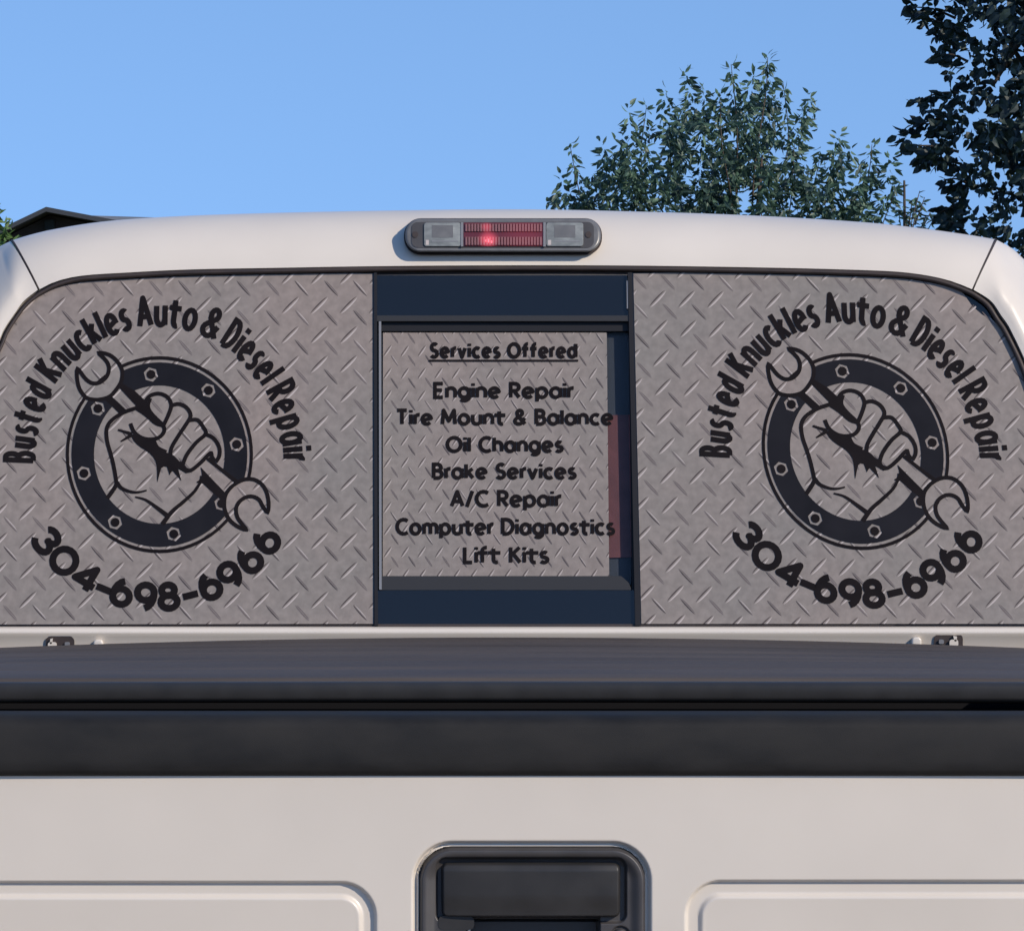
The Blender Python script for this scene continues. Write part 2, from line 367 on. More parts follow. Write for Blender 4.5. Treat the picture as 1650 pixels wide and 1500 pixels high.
# ------------------------------------------------------------------ a round monoline alphabet (centre lines; cap height 1)
def A(cx, cy, rx, ry, a0, a1, n=None):
    n = n or max(4, int(abs(a1-a0)/20))
    return [(cx+rx*math.cos(R(a0+(a1-a0)*i/n)), cy+ry*math.sin(R(a0+(a1-a0)*i/n))) for i in range(n+1)]
X = 0.68
def ring_(cx, cy, rx, ry): return ('c', A(cx, cy, rx, ry, 0, 340, 17))
G = {
 'a': (.58, [ring_(.29, .34, .29, .34), [(.58, .70), (.58, 0)]]),
 'c': (.47, [A(.30, .34, .30, .34, 50, 310)]),
 'd': (.58, [ring_(.29, .34, .29, .34), [(.58, 1), (.58, 0)]]),
 'e': (.58, [[(.03, .27), (.55, .41)] + A(.29, .34, .29, .34, 12, 318)]),
 'f': (.34, [[(.11, 0), (.11, .74)] + A(.33, .76, .22, .24, 180, 80), [(-.14, .64), (.40, .64)]]),
 'g': (.58, [ring_(.29, .34, .29, .34), [(.58, .70), (.58, -.02)] + A(.31, -.02, .27, .22, 0, -145)]),
 'h': (.50, [[(0, 1), (0, 0)], [(0, .36)] + A(.25, .43, .25, .25, 180, 0) + [(.5, 0)]]),
 'i': (.0, [[(0, 0), (0, .70)], [(0, .84), (0, 1.02)]]),
 'k': (.46, [[(0, 1), (0, 0)], [(.42, .68), (.02, .33)], [(.14, .42), (.46, 0)]]),
 'l': (.0, [[(0, 1), (0, 0)]]),
 'm': (.86, [[(0, .70), (0, 0)], [(0, .38)] + A(.215, .45, .215, .23, 180, 0) + [(.43, 0)], [(.43, .38)] + A(.645, .45, .215, .23, 180, 0) + [(.86, 0)]]),
 'n': (.50, [[(0, .70), (0, 0)], [(0, .36)] + A(.25, .43, .25, .25, 180, 0) + [(.5, 0)]]),
 'o': (.60, [ring_(.30, .34, .30, .34)]),
 'p': (.58, [ring_(.29, .34, .29, .34), [(0, .70), (0, -.30)]]),
 'r': (.20, [[(0, .70), (0, 0)], [(0, .36)] + A(.24, .42, .24, .26, 180, 75)]),
 's': (.40, [A(.21, .51, .17, .165, 40, 250) + A(.19, .17, .20, .17, 75, -150)]),
 't': (.46, [[(.17, .92), (.17, .2)] + A(.35, .19, .18, .19, 180, 290), [(-.14, .64), (.56, .64)]]),
 'u': (.50, [[(0, .68), (0, .26)] + A(.25, .25, .25, .25, 180, 360) + [(.5, .68)], [(.5, .70), (.5, 0)]]),
 'v': (.52, [[(0, .68), (.26, 0), (.52, .68)]]),
 'A': (.68, [[(0, 0), (.34, 1), (.68, 0)], [(.12, .32), (.56, .32)]]),
 'B': (.54, [[(0, 0), (0, 1), (.24, 1)] + A(.24, .77, .24, .23, 90, -90) + [(0, .54)], [(.2, .54)] + A(.27, .27, .27, .27, 90, -90) + [(0, 0)]]),
 'C': (.66, [A(.44, .5, .44, .5, 52, 308)]),
 'D': (.68, [[(0, 0), (0, 1), (.22, 1)] + A(.24, .5, .44, .5, 90, -90) + [(0, 0)]]),
 'E': (.48, [[(.48, 1), (0, 1), (0, 0), (.48, 0)], [(0, .52), (.42, .52)]]),
 'K': (.54, [[(0, 1), (0, 0)], [(.5, 1), (.02, .47)], [(.14, .58), (.54, 0)]]),
 'L': (.42, [[(0, 1), (0, 0), (.42, 0)]]),
 'M': (.82, [[(0, 0), (.07, 1), (.41, .22), (.75, 1), (.82, 0)]]),
 'O': (.90, [ring_(.45, .5, .45, .5)]),
 'R': (.52, [[(0, 0), (0, 1), (.22, 1)] + A(.24, .74, .26, .26, 90, -90) + [(0, .48)], [(.2, .48), (.52, 0)]]),
 'S': (.50, [A(.27, .745, .23, .255, 35, 250) + A(.24, .25, .26, .25, 70, -150)]),
 'T': (.62, [[(0, 1), (.62, 1)], [(.31, 1), (.31, 0)]]),
 '&': (.66, [[(.66, 0), (.17, .64)] + A(.31, .80, .17, .19, 200, -35) + [(.12, .42)] + A(.25, .22, .25, .22, 130, 345) + [(.62, .44)]]),
 '/': (.34, [[(0, -.06), (.34, 1.04)]]),
 '3': (.74, [A(.34, .76, .32, .24, 165, -80) + A(.34, .27, .38, .27, 80, -160)]),
 '0': (.94, [ring_(.47, .5, .47, .5)]),
 '4': (.86, [[(.62, 0), (.62, 1), (0, .28), (.88, .28)]]),
 '6': (.68, [ring_(.34, .33, .34, .33), A(.42, .40, .42, .60, 180, 100)]),
 '9': (.68, [ring_(.34, .67, .34, .33), A(.26, .60, .42, .60, 0, -80)]),
 '8': (.66, [ring_(.33, .77, .26, .23), ring_(.33, .28, .33, .28)]),
 '-': (.62, [[(0, .40), (.62, .40)]]),
}
def glyph_polys(ch, sx, H, wd, fn):
    """fn maps local (u right, v up from the baseline) to print pixels"""
    out_ = []
    for pl in G[ch][1]:
        cl = False
        if isinstance(pl, tuple): cl, pl = True, pl[1]
        loc = [(x*sx, wd/2 + y*(H-wd)) for x, y in pl]
        for q in stroke(loc, wd, cl):
            out_.append(([fn(*p) for p in q], 'ink'))
    return out_

def word_layout(word, width, wd, gap_px, space):
    """glyph scale and the left edge of each glyph so that the word fills width"""
    n = len(word.replace(' ', '')); un = sum(G[c][0] for c in word if c != ' ') + space*word.count(' ')
    sx = (width - wd - (n-1)*gap_px)/un
    x = 0; pos = []
    for ch in word:
        if ch == ' ': x += space*sx; continue
        pos.append((ch, x)); x += G[ch][0]*sx + gap_px
    return pos, sx

def line_text(word, x0, x1, base, H, wd, extra=0.8, space=0.45):
    pos, sx = word_layout(word, x1-x0, wd, wd+extra, space)
    return [(ch, glyph_polys(ch, sx, H, wd, lambda u, v, ox=x0+wd/2+x: (ox+u, base-v))) for ch, x in pos]

def arc_word(word, a0, a1, cx, cy, rx, ry, H, wd, gap=0.5):
    L = []
    span = a0 - a1; r = (rx+ry)/2; arc = R(span)*r
    if len(word) > 1: pos, sx = word_layout(word, arc, wd, wd+gap, 0)
    else: pos, sx = [(word, 0)], (arc-wd)/G[word][0]
    for ch, x in pos:
        wch = G[ch][0]*sx
        um = wd/2 + x + wch/2
        an = R(a0 - um/arc*span)
        bx, by = cx+rx*math.cos(an), cy-ry*math.sin(an)
        tx, ty = math.sin(an)*rx, math.cos(an)*ry; l = math.hypot(tx, ty); tx /= l; ty /= l
        nx, ny = math.cos(an), -math.sin(an)
        L.append((ch, glyph_polys(ch, sx, H, wd, lambda u, v, bx=bx, by=by, tx=tx, ty=ty, nx=nx, ny=ny, wch=wch:
                 (bx+tx*(u-wch/2)+nx*v, by+ty*(u-wch/2)+ny*v))))
    return L

# ================================================================== SETTING
def sheet(name, x0, x1, y0, y1, z, m, n=1):
    V, Fc = [], []
    for i in range(n+1):
        for j in range(n+1): V.append((x0+(x1-x0)*i/n, y0+(y1-y0)*j/n, z))
    for i in range(n):
        for j in range(n): Fc.append((i*(n+1)+j, (i+1)*(n+1)+j, (i+1)*(n+1)+j+1, i*(n+1)+j+1))
    return build(name, V, Fc, m, kind='structure', label=None)
sheet('ground', -2500, 2500, -2500, 2500, 0.0, M['grass'])
sheet('gravel_drive', -9, 9, -16, 24, 0.004, M['asphalt'])

# ================================================================== TRUCK
truck = empty('pickup_truck', (0.08, 6.0, 0), 'white pickup truck seen from behind with diamond plate decals on its rear window', 'truck')

# window outline in pixels (outer edge of the glass, inner edge of the rubber)
TOPW = [(63, 476), (90, 463), (130, 454), (200, 449), (300, 444), (450, 441), (603, 438.5), (815, 437), (1020, 437.5), (1250, 441), (1350, 443.5), (1440, 447), (1485, 452), (1524, 460), (1553, 470), (1567, 476)]
LEFTW = [(-78, 1008), (-76, 930), (-66, 800), (-45, 680), (-22, 610), (2, 560), (12, 536), (30, 508), (45, 490), (63, 476)]
RIGHTW = [(1567, 476), (1590, 492), (1606, 516), (1621, 539), (1650, 601), (1674, 680), (1695, 800), (1706, 930), (1708, 1008)]
EDGE = smooth(LEFTW, 4)[:-1] + smooth(TOPW, 4)[:-1] + smooth(RIGHTW, 4)

# roof silhouette
CREST = [(18, 388), (40, 381), (80, 371), (160, 358), (260, 350), (400, 344.5), (600, 340), (830, 337.5), (1000, 340.5), (1200, 347), (1400, 359), (1500, 370), (1570, 380), (1605, 386)]
def bez(a, b, c, d, t):
    return a*(1-t)**3 + b*3*t*(1-t)**2 + c*3*t*t*(1-t) + d*t**3

def loft(name, inner, outer, depth, parent, fwd, n=12, lead=0.006, turn=False):
    """inner: points on the window plane (px); outer: silhouette pixels lying 'depth' further forward.
       fwd: function(world crest point) -> list of points carrying the panel on"""
    V, Fc = [], []; cols = None
    for kk, ((ix, iy), (ox, oy)) in enumerate(zip(inner, outer)):
        B = win(ix, iy, lead); Yc = B.y + depth
        C = at(ox, oy, Yc)
        dz = C - B
        lip = B + Vector((0, 0.03, 0)) - dz.normalized()*0.004
        P1 = B + Vector((dz.x*0.42, depth*0.12, dz.z*0.55)); P2 = C - Vector((dz.x*0.18, depth*0.48, dz.z*0.10))
        if turn:
            f_ = min(1, kk/9); f_ = f_*f_*(3-2*f_)
        row = [lip, B + Vector((0, 0.006, 0)) - dz.normalized()*0.001]
        prof_ = [bez(B, P1, P2, C, i/n) for i in range(n+1)]
        if turn:
            for i in range(n+1):
                t = i/n; q = max(0, (t-.17)/.83)
                prof_[i] = prof_[i].lerp(Vector((B.x+dz.x*t, B.y + depth*(0.05*t + .95*q**1.5), B.z+dz.z*t)), f_)
        row += prof_
        row += fwd(C)
        cols = len(row); V += row
    k = len(inner)
    for i in range(k-1):
        for j in range(cols-1):
            Fc.append((i*cols+j, i*cols+j+1, (i+1)*cols+j+1, (i+1)*cols+j))
    o = build(name, V, Fc, M['paint'], parent)
    bm = bmesh.new(); bm.from_mesh(o.data); bmesh.ops.recalc_face_normals(bm, faces=bm.faces)
    bm.to_mesh(o.data); bm.free(); shade_auto(o, 40)
    return o
# roof band: between the seams
xs_in = np.linspace(64.5, 1565.5, 90); 
inn = [(x, interp(TOPW, x)-7.5) for x in xs_in]
outr = []
for x in xs_in:
    t = (x-64.5)/(1565.5-64.5); xo = 20.5 + t*(1603.0-20.5); outr.append((xo, interp(CREST, xo)))
roof = loft('roof', inn, outr, 0.125, truck, lambda C: [C + Vector((0, 0.04, 0.0015)), C + Vector((0, 0.2, 0.005)), C + Vector((-(C.x-0.08)*0.02, 0.7, 0.012)), C + Vector((-(C.x-0.08)*0.05, 1.25, -0.01)), C + Vector((-(C.x-0.08)*0.08, 1.5, -0.06))])

# corner pillars
def pillar(inner, outer, sgn):
    inner = smooth(inner, 6); outer = smooth(outer, 6)
    def fwd(C):
        return [C + Vector((sgn*0.012, 0.05, 0.0)), C + Vector((sgn*0.02, 0.25, 0.0)), C + Vector((sgn*0.02, 1.35, -0.01))]
    o = loft('corner_pillar', inner, outer, 0.128, truck, fwd, lead=0.007, turn=True)
    return o
pin = [(1568, 469), (1596, 487), (1613, 511), (1628, 534), (1657, 598), (1682, 680), (1703, 800), (1714, 930), (1717, 1010)]
pout = [(1606.5, 387), (1624, 397), (1640, 411), (1655, 431), (1700, 520), (1738, 640), (1775, 790), (1796, 920), (1800, 1010)]
pillar(pin, pout, 1)
mir = lambda L: [(1629 - x + (0.0), y) for x, y in L]
pinL = [(61.5, 469), (39, 487), (25, 506), (7, 533), (-4, 557), (-36, 612), (-58, 690), (-78, 800), (-86, 930), (-88, 1010)]
poutL = [(17, 389), (4, 396), (-6, 404), (-20, 420), (-38, 455), (-74, 520), (-112, 640), (-150, 790), (-170, 920), (-174, 1010)]
pillar(pinL, poutL, -1)
# dark joints where roof and pillar meet
for (ia, oa, dx_) in ((inn[-1], outr[-1], 0.0012), (inn[0], outr[0], -0.0012)):
    B = win(ia[0], ia[1], 0.006); C = at(oa[0], oa[1], B.y+0.125); dz = C-B
    P1 = B + Vector((dz.x*0.42, 0.125*0.12, dz.z*0.55)); P2 = C - Vector((dz.x*0.18, 0.125*0.48, dz.z*0.10))
    tube('roof_seam', [bez(B, P1, P2, C, t/12) + Vector((dx_, 0.0016, -0.0006)) for t in range(13)] + [C+Vector((dx_, .3, .003))], 0.0019, M['rubber'], truck, seg=6)

# rubber seal round the glass
tube('window_seal', [win(x, y, 0.004) for x, y in [(p[0], p[1]-3.0*max(0, min(1, (p[0]-40)/90))*max(0, min(1, (1595-p[0])/90))) for p in EDGE]], [0.0026 + 0.0012*max(0, min(1, (p[0]-20)/120)) for p in EDGE], M['rubber'], truck, seg=8)
V, Fc = [], []
for x, y in EDGE:
    dx_, dy_ = (0, -8) if 100 < x < 1530 else ((8 if x > 800 else -8), -5 if y < 600 else 0)
    V += [win(x-dx_*.4, y-dy_*.4, -0.006), win(x+dx_, y+dy_, -0.006)]
for i in range(len(EDGE)-1): Fc.append((2*i, 2*i+1, 2*i+3, 2*i+2))
build('seal_lip', V, Fc, M['rubber'], truck)
slab('seal_sill', [(-90, 1005), (1722, 1005), (1722, 1013), (-90, 1013)], -0.001, -0.014, M['rubber'], truck)

# glass
wroot = slab('rear_window', [(x, y) for x, y in EDGE if x <= 603] + [(603, 441), (603, 1007)], -0.001, -0.005, M['glass'], truck)
rightp = [(x, y) for x, y in EDGE if x >= 1020]
slab('side_pane', [(1018, 441)] + rightp + [(1032, 1007)], -0.001, -0.005, M['glass'], wroot)
slab('upper_pane', [(606, 443), (1011, 443), (1013, 509), (606, 509)], -0.003, -0.007, M['glass'], wroot)
slab('lower_pane', [(606, 950), (1022, 950), (1024, 1006), (606, 1006)], -0.003, -0.007, M['glass'], wroot)
slab('sliding_pane', [(612, 520), (1011, 520), (1018, 940), (612, 940)], -0.010, -0.014, M['glass_clear'], wroot)
# backing for the opaque panes is the film itself; frames of the slider
slab('divider', [(602.5, 440), (607.5, 440), (609, 1008), (603.5, 1008)], 0.003, -0.02, M['frame'], wroot)
slab('divider', [(1011.5, 440), (1018.5, 440), (1032.5, 1008), (1023.5, 1008)], 0.003, -0.02, M['frame'], wroot)
slab('frame_rail', [(607.5, 509), (1013.5, 509), (1013.7, 518), (607.5, 518)], 0.0015, -0.02, M['frame_grey'], wroot, label='grey horizontal rail above the sliding pane')
slab('frame_rail', [(607.5, 518.3), (1013.9, 518.3), (1014.4, 532), (607.5, 532)], -0.006, -0.022, M['frame'], wroot)
slab('frame_rail', [(614, 927.5), (1001, 927.5), (1013, 938), (1018, 950), (614, 950)], -0.002, -0.02, M['frame_grey'], wroot, label='grey bottom rail of the sliding pane')
slab('frame_stile', [(610.5, 512), (614.2, 512), (615, 950), (611, 950)], 0.001, -0.02, M['alu'], wroot, label='thin bright metal strip at the left edge of the slider')
slab('frame_stile', [(1013.8, 519), (1018.6, 519), (1025, 950), (1018.6, 950)], -0.004, -0.02, M['frame'], wroot)
slab('pane_glint', [(1009.6, 453), (1011.8, 453), (1012, 498), (1010, 498)], 0.002, -0.01, M['alu'], wroot)  # bright strip added as the glint along the pane edge

# films (decals)
def clip_convex(poly, clip):
    """Sutherland-Hodgman, clip polygon convex, any winding"""
    n = len(clip)
    ar = sum(clip[i][0]*clip[(i+1) % n][1]-clip[(i+1) % n][0]*clip[i][1] for i in range(n))
    s = 1 if ar > 0 else -1
    for i in range(n):
        a, b = clip[i], clip[(i+1) % n]
        if math.dist(a, b) < 1e-6: continue
        side = lambda p: s*((b[0]-a[0])*(p[1]-a[1])-(b[1]-a[1])*(p[0]-a[0]))
        out_ = []
        for j in range(len(poly)):
            p, q = poly[j-1], poly[j]; sp, sq = side(p), side(q)
            if sq >= 0:
                if sp < 0: t = sp/(sp-sq); out_.append((p[0]+(q[0]-p[0])*t, p[1]+(q[1]-p[1])*t))
                out_.append(q)
            elif sp >= 0: t = sp/(sp-sq); out_.append((p[0]+(q[0]-p[0])*t, p[1]+(q[1]-p[1])*t))
        poly = out_
        if len(poly) < 3: return []
    return poly

LW = [(-76, 1006)] + [(x+ (0.5 if y > 500 else 0), y+1.5) for x, y in EDGE if x <= 600 and y < 1004] + [(600.5, 441), (601.5, 1005)]
RW = [(1020.5, 441)] + [(x, y+1.5) for x, y in EDGE if 1022 < x < 1552] + [(1553, 474), (1566, 493), (1582, 507), (1598, 515)] + [(x-1, y) for x, y in EDGE if x > 1612 and y < 990] + [(1704, 1005), (1033.5, 1005)]
RWc = [(1020.5, 441)] + [(x, y+1.5) for x, y in EDGE if 1022 < x < 1552] + [(1600, 516)] + [(x-1, y) for x, y in EDGE if x > 1612 and y < 990] + [(1704, 1005), (1033.5, 1005)]
SW = [(617, 533.5), (978, 533.5), (982, 926.5), (616.5, 926.5)]

def tread(name, parent, clip, tf, ax, ay, dx, dy, off, L1, L2, wd, rng, dd):
    """the print's raised-bar pattern: slim spindles in two directions, each with a dark and a light edge"""
    groups = {'dark': ([], []), 'light': ([], []), 'mid': ([], [])}
    rnd = random.Random(3)
    def spindle(cx, cy, ux, uy, half, w0, sh, g):
        nx, ny = -uy, ux
        pts = []
        K = 6
        for i in range(K+1):
            t = -1 + 2*i/K; pts.append((cx+ux*half*t+nx*(w0*(1-t*t)**0.7+sh), cy+uy*half*t+ny*(w0*(1-t*t)**0.7+sh)))
        for i in range(K+1):
            t = 1 - 2*i/K; pts.append((cx+ux*half*t+nx*sh, cy+uy*half*t+ny*sh))
        q = []
        for p in pts:
            if not q or math.dist(p, q[-1]) > 0.02: q.append(p)
        q = [tf(*p) for p in q]
        q = clip_convex(q, clip)
        if len(q) < 3: return
        a = sum(q[i][0]*q[(i+1) % len(q)][1]-q[(i+1) % len(q)][0]*q[i][1] for i in range(len(q)))
        if a > 0: q = q[::-1]
        V, Fc = groups[g]; b = len(V)
        o = off + (0.00012 if g == 'dark' else 0.00006 if g == 'mid' else 0.0)
        V += [win(x, y, o) for x, y in q]; Fc.append(tuple(range(b, b+len(q))))
    i0, i1, j0, j1 = rng
    for i in range(i0, i1):
        for j in range(j0, j1):
            jx, jy = rnd.uniform(-.5, .5), rnd.uniform(-.5, .5)
            x, y = ax+i*dx+jx, ay+j*dy+jy
            ux, uy = L1[0], L1[1]; l = math.hypot(ux, uy); ux /= l; uy /= l
            # "/" bar : dark on the upper left, light on the lower right
            spindle(x, y, ux, uy, l/2, -wd*1.15, 0.0, 'dark')
            spindle(x+dd*0.6, y+dd*0.6, ux, uy, l/2, wd*1.35, 0.0, 'light')
            x2, y2 = x+dx*0.41, y+dy*0.44
            ux, uy = L2[0], L2[1]; l = math.hypot(ux, uy); ux /= l; uy /= l
            spindle(x2, y2, ux, uy, l/2, wd*1.0, 0.0, 'dark' if rnd.random() < 0.55 else 'mid')
            spindle(x2+dd*0.4, y2-dd*0.4, ux, uy, l/2*0.9, -wd*0.7, 0.0, 'mid' if rnd.random() < 0.7 else 'light')
    V, Fc, mi = [], [], []
    for g, k in (('light', 0), ('mid', 1), ('dark', 2)):
        b = len(V); V += groups[g][0]; Fc += [tuple(b+q for q in f) for f in groups[g][1]]; mi += [k]*len(groups[g][1])
    o = build(name, V, Fc, [M['print_light'], M['print_mid'], M['print_dark']], parent, kind='stuff')
    o.data.polygons.foreach_set('material_index', mi)
    return o

ident = lambda x, y: (x, y)
def right_tf(x, y): return (x + 1122 + (y-740)*0.060, y - 5 + (x-257)*0.018)

dL = slab('window_decal', LW, 0.0004, -0.0009, M['film'], truck, label='left diamond plate window decal with fist and wrench emblem')
dR = slab('window_decal', RW, 0.0004, -0.0009, M['film'], truck, label='right diamond plate window decal with fist and wrench emblem')
def smap(x, y, off=0): return win(x, y, off - 0.0095)
dS = slab('window_decal', SW, 0.0006, -0.0004, M['film'], truck, mp=smap, label='middle decal on the sliding pane listing the services offered')
tread('tread_pattern', dL, LW, ident, 467.2, 491.6, 47.0, 47.45, 0.0006, (28, -28), (23, 26), 1.9, (-13, 4, -2, 12), 2.2)
tread('tread_pattern', dR, RWc, right_tf, 467.2-47*7, 491.6, 46.6, 47.45, 0.0006, (28, -28), (23, 26), 1.9, (-6, 13, -2, 12), 2.2)
tread('tread_pattern', dS, SW, ident, 652, 599, 27.6, 36.0, 0.0008-0.0095, (13, -19), (13, 19), 1.2, (-2, 13, -3, 11), 1.3)

# emblem: ring, nuts, wrench and fist
Zs = 4.286
def z(x, y): return (90+x/Zs, 550+y/Zs)
def zz(L): return [z(*p) for p in L]
def ell(rx, ry, n=72, cx=716, cy=783): return [z(cx+rx*math.cos(2*math.pi*i/n), cy+ry*math.sin(2*math.pi*i/n)) for i in range(n)]
lay_ = [(ell(646, 679), 'ink'), (ell(625, 656), None), (ell(607, 636), 'navy'), (ell(452, 478), None)]
for nx_, ny_ in [(658, 230), (1055, 340), (1250, 712), (815, 1330), (410, 1250), (195, 912), (292, 465), (1146, 1120)]:
    lay_.append(([z(nx_+52*math.cos(R(a)), ny_+52*math.sin(R(a))) for a in range(15, 375, 60)], None))
    lay_.append(([z(nx_+31*math.cos(R(a)), ny_+31*math.sin(R(a))) for a in range(0, 360, 30)], 'ink'))
def st(L, wd=20, sm=4, closed=False):
    p = smooth(L, sm, closed) if sm > 1 else L
    if isinstance(wd, (list, tuple)):
        m_ = len(p)-1; ww = [wd[0]+(wd[1]-wd[0])*i/m_ if len(wd) == 2 else wd[0]+(wd[1]-wd[0])*(1-abs(2*i/m_-1)) for i in range(len(p))]
        ww = [q*1.25/Zs for q in ww]
    else: ww = wd*1.32/Zs
    for q in stroke(zz(p), ww, closed): lay_.append((q, 'ink'))
# dark wedges beside the shaft
lay_.append((zz([(450, 285), (548, 345), (612, 405), (640, 410), (652, 470), (745, 560), (748, 605), (690, 560), (600, 470), (540, 430), (430, 310)]), 'ink'))
lay_.append((zz([(360, 385), (385, 395), (480, 488), (452, 512), (395, 455), (330, 400)]), 'ink'))
lay_.append((zz([(935, 890), (1000, 870), (1060, 930), (1170, 1050), (1160, 1110), (1085, 1046), (1020, 985), (985, 968), (960, 930)]), 'ink'))
lay_.append((zz([(1060, 800), (1150, 880), (1260, 960), (1290, 975), (1240, 1000), (1150, 900), (1040, 815)]), 'ink'))
# wrench
H1 = [(150, 190), (148, 260), (165, 330), (205, 385), (250, 402), (310, 402), (375, 380), (425, 325), (455, 270), (458, 200), (425, 140), (370, 95), (298, 80),
      (330, 115), (358, 150), (368, 195), (352, 245), (310, 283), (260, 292), (220, 272), (190, 240)]
H1s = smooth(H1, 3, True)
lay_.append((zz(H1s), None)); 
lay_.append((zz([(378, 388), (446, 318), (550, 432), (490, 482)]), None))
st([(372, 384), (484, 488)], 18, 1); st([(446, 312), (556, 430)], 18, 1)
st(H1, 20, 3, True)
lay_.append((zz([(1046, 822), (992, 872), (1165, 1052), (1245, 985)]), None))
st([(1050, 812), (1160, 900), (1252, 975)], 18, 1); st([(985, 870), (1075, 965), (1168, 1062)], 18, 1)
H2 = [(1240, 985), (1300, 955), (1370, 955), (1425, 990), (1455, 1040), (1470, 1110), (1464, 1180), (1430, 1140), (1405, 1095), (1360, 1072), (1310, 1078), (1265, 1112), (1245, 1160),
      (1255, 1215), (1285, 1260), (1316, 1302), (1250, 1275), (1195, 1225), (1165, 1150), (1170, 1070), (1200, 1020)]
lay_.append((zz(smooth(H2, 3, True)), None)); st(H2, 20, 3, True)
# fist fill over shaft ends, then lines
fist = [(560, 462), (470, 495), (388, 545), (352, 600), (355, 680), (380, 770), (402, 860), (425, 985), (600, 1060), (770, 1195), (880, 1105), (1010, 955), (1000, 870), (1075, 780), (1110, 830), (1130, 750), (1095, 680), (1035, 625), (990, 550), (930, 520), (880, 445), (800, 435), (770, 385), (710, 362), (650, 375), (625, 415), (650, 500), (600, 470)]
lay_.append((zz(smooth(fist, 2, True)), None))
lay_.append((zz(smooth([(522, 640), (600, 668), (690, 672), (690, 715), (740, 765), (795, 775), (850, 825), (880, 868), (950, 888), (900, 912), (845, 880), (868, 965), (808, 895), (786, 925), (768, 868), (728, 878), (702, 975), (700, 900), (690, 830), (650, 775), (590, 735), (540, 690)], 2, True)), 'ink'))
lay_.append((zz([(548, 440), (612, 402), (634, 415), (640, 470), (668, 522), (748, 570), (748, 600), (690, 568), (620, 508), (575, 478)]), 'ink'))
st([(566, 458), (470, 492), (388, 545), (352, 605), (355, 690), (380, 780), (402, 870), (422, 990)], 20)
st([(422, 985), (395, 1030), (355, 1085)], 22)
st([(422, 975), (455, 1015), (520, 1040), (575, 1042), (628, 1030)], [24, 8])
st([(548, 1075), (620, 1095), (700, 1150), (772, 1205)], [8, 26])
st([(1010, 955), (960, 1035), (880, 1110), (800, 1180), (735, 1265)], [14, 26])
st([(975, 975), (1000, 960), (1008, 930)], [8, 18])
st([(560, 465), (620, 505), (690, 565), (742, 585), (748, 625), (712, 665), (650, 678), (590, 665), (540, 625), (516, 568)], 20)
st([(528, 642), (430, 612)], [20, 10], 1); st([(528, 645), (450, 692)], [22, 8], 1)
st([(620, 415), (650, 378), (710, 362), (770, 385), (798, 440), (780, 505), (745, 580)], 20)
st([(655, 395), (640, 450), (665, 500), (735, 570)], 16)
st([(798, 445), (850, 434), (905, 460), (932, 515), (900, 575), (850, 650), (800, 735), (790, 800)], 20)
st([(680, 690), (705, 735), (765, 765)], 18)
st([(925, 545), (980, 545), (1020, 595), (1036, 640), (970, 700), (905, 785), (875, 860)], 20)
st([(790, 800), (830, 835), (878, 850)], 22)
st([(1030, 640), (1090, 670), (1128, 730), (1130, 790), (1105, 835)], 20)
st([(875, 855), (900, 890), (940, 888), (1005, 835), (1068, 772), (1080, 800), (1100, 830)], 20)
EV, ER = paint(lay_)

arcs = []
CX, CY, RX, RY = 255.5, 745, 197.5, 217
for wd_, a0, a1, gp in [('Busted', 180.6, 148.0, .36), ('Knuckles', 145.4, 101.8, .36), ('Auto', 99.6, 73.0, .34), ('&', 71.4, 62.6, .4), ('Diesel', 60.8, 33.6, .36), ('Repair', 31.4, 0.0, .36)]:
    arcs += arc_word(wd_, a0, a1, CX, CY, RX, RY, 53, 8.4)
digits = []
for ch, dg in zip('304-698-6966', [54.1, 43.0, 31.0, 22.6, 14.8, 4.7, -5.1, -14.2, -23.3, -32.9, -43.6, -54.3]):
    an = R(dg); cx_, cy_ = 252.6-218*math.sin(an), 744+218*math.cos(an)
    ux, uy = math.cos(an), math.sin(an)       # reading direction
    vx, vy = math.sin(an), -math.cos(an)      # up, towards the centre
    sx = 40.0; wch = G[ch][0]*sx; H = 49
    digits.append((ch, glyph_polys(ch, sx, H, 11.0, lambda u, v, cx_=cx_, cy_=cy_, ux=ux, uy=uy, vx=vx, vy=vy, wch=wch:
                  (cx_+ux*(u-wch/2)+vx*(v-24.5), cy_+uy*(u-wch/2)+vy*(v-24.5)))))
for par, tf in ((dL, ident), (dR, right_tf)):
    ring_o = lay('emblem_ring', EV, ER['navy'], M['ink_navy'], par, 0.0012, tf)
    lay('emblem_lines', EV, ER['ink'], M['ink'], par, 0.00125, tf)
for ch, polys in arcs + digits:
    vv, rr = paint(polys)
    for par, tf in ((dL, ident), (dR, right_tf)):
        lay('letter' if ch.isalpha() else 'numeral' if ch.isdigit() else 'ampersand' if ch == '&' else 'hyphen', vv, rr['ink'], M['ink'], par,
            0.0012 + (0.00015 if (ch in 'ueketl') else 0), tf)
svc = [('Services Offered', 692, 931, 576, 27), ('Engine Repair', 698, 925, 641, 28), ('Tire Mount & Balance', 637, 989, 684, 28), ('Oil Changes', 718, 909, 728, 28),
       ('Brake Services', 696, 930, 771, 28), ('A/C Repair', 725, 905, 816, 29), ('Computer Diagnostics', 637, 992, 861, 29), ('Lift Kits', 746, 886, 907, 30)]
for tx_, x0, x1, bs, hh in svc:
    for i_, (ch, polys) in enumerate(line_text(tx_, x0, x1, bs, hh, 5.9)):
        vv, rr = paint(polys)
        lay('letter' if ch.isalpha() else 'ampersand' if ch == '&' else 'slash', vv, rr['ink'], M['ink'], dS, 0.0014-0.0095 + 0.00012*(i_ % 3))
slab('underline', quad(691, 577.5, 932, 580.5), 0.0019, 0.0013, M['ink'], dS, mp=smap)

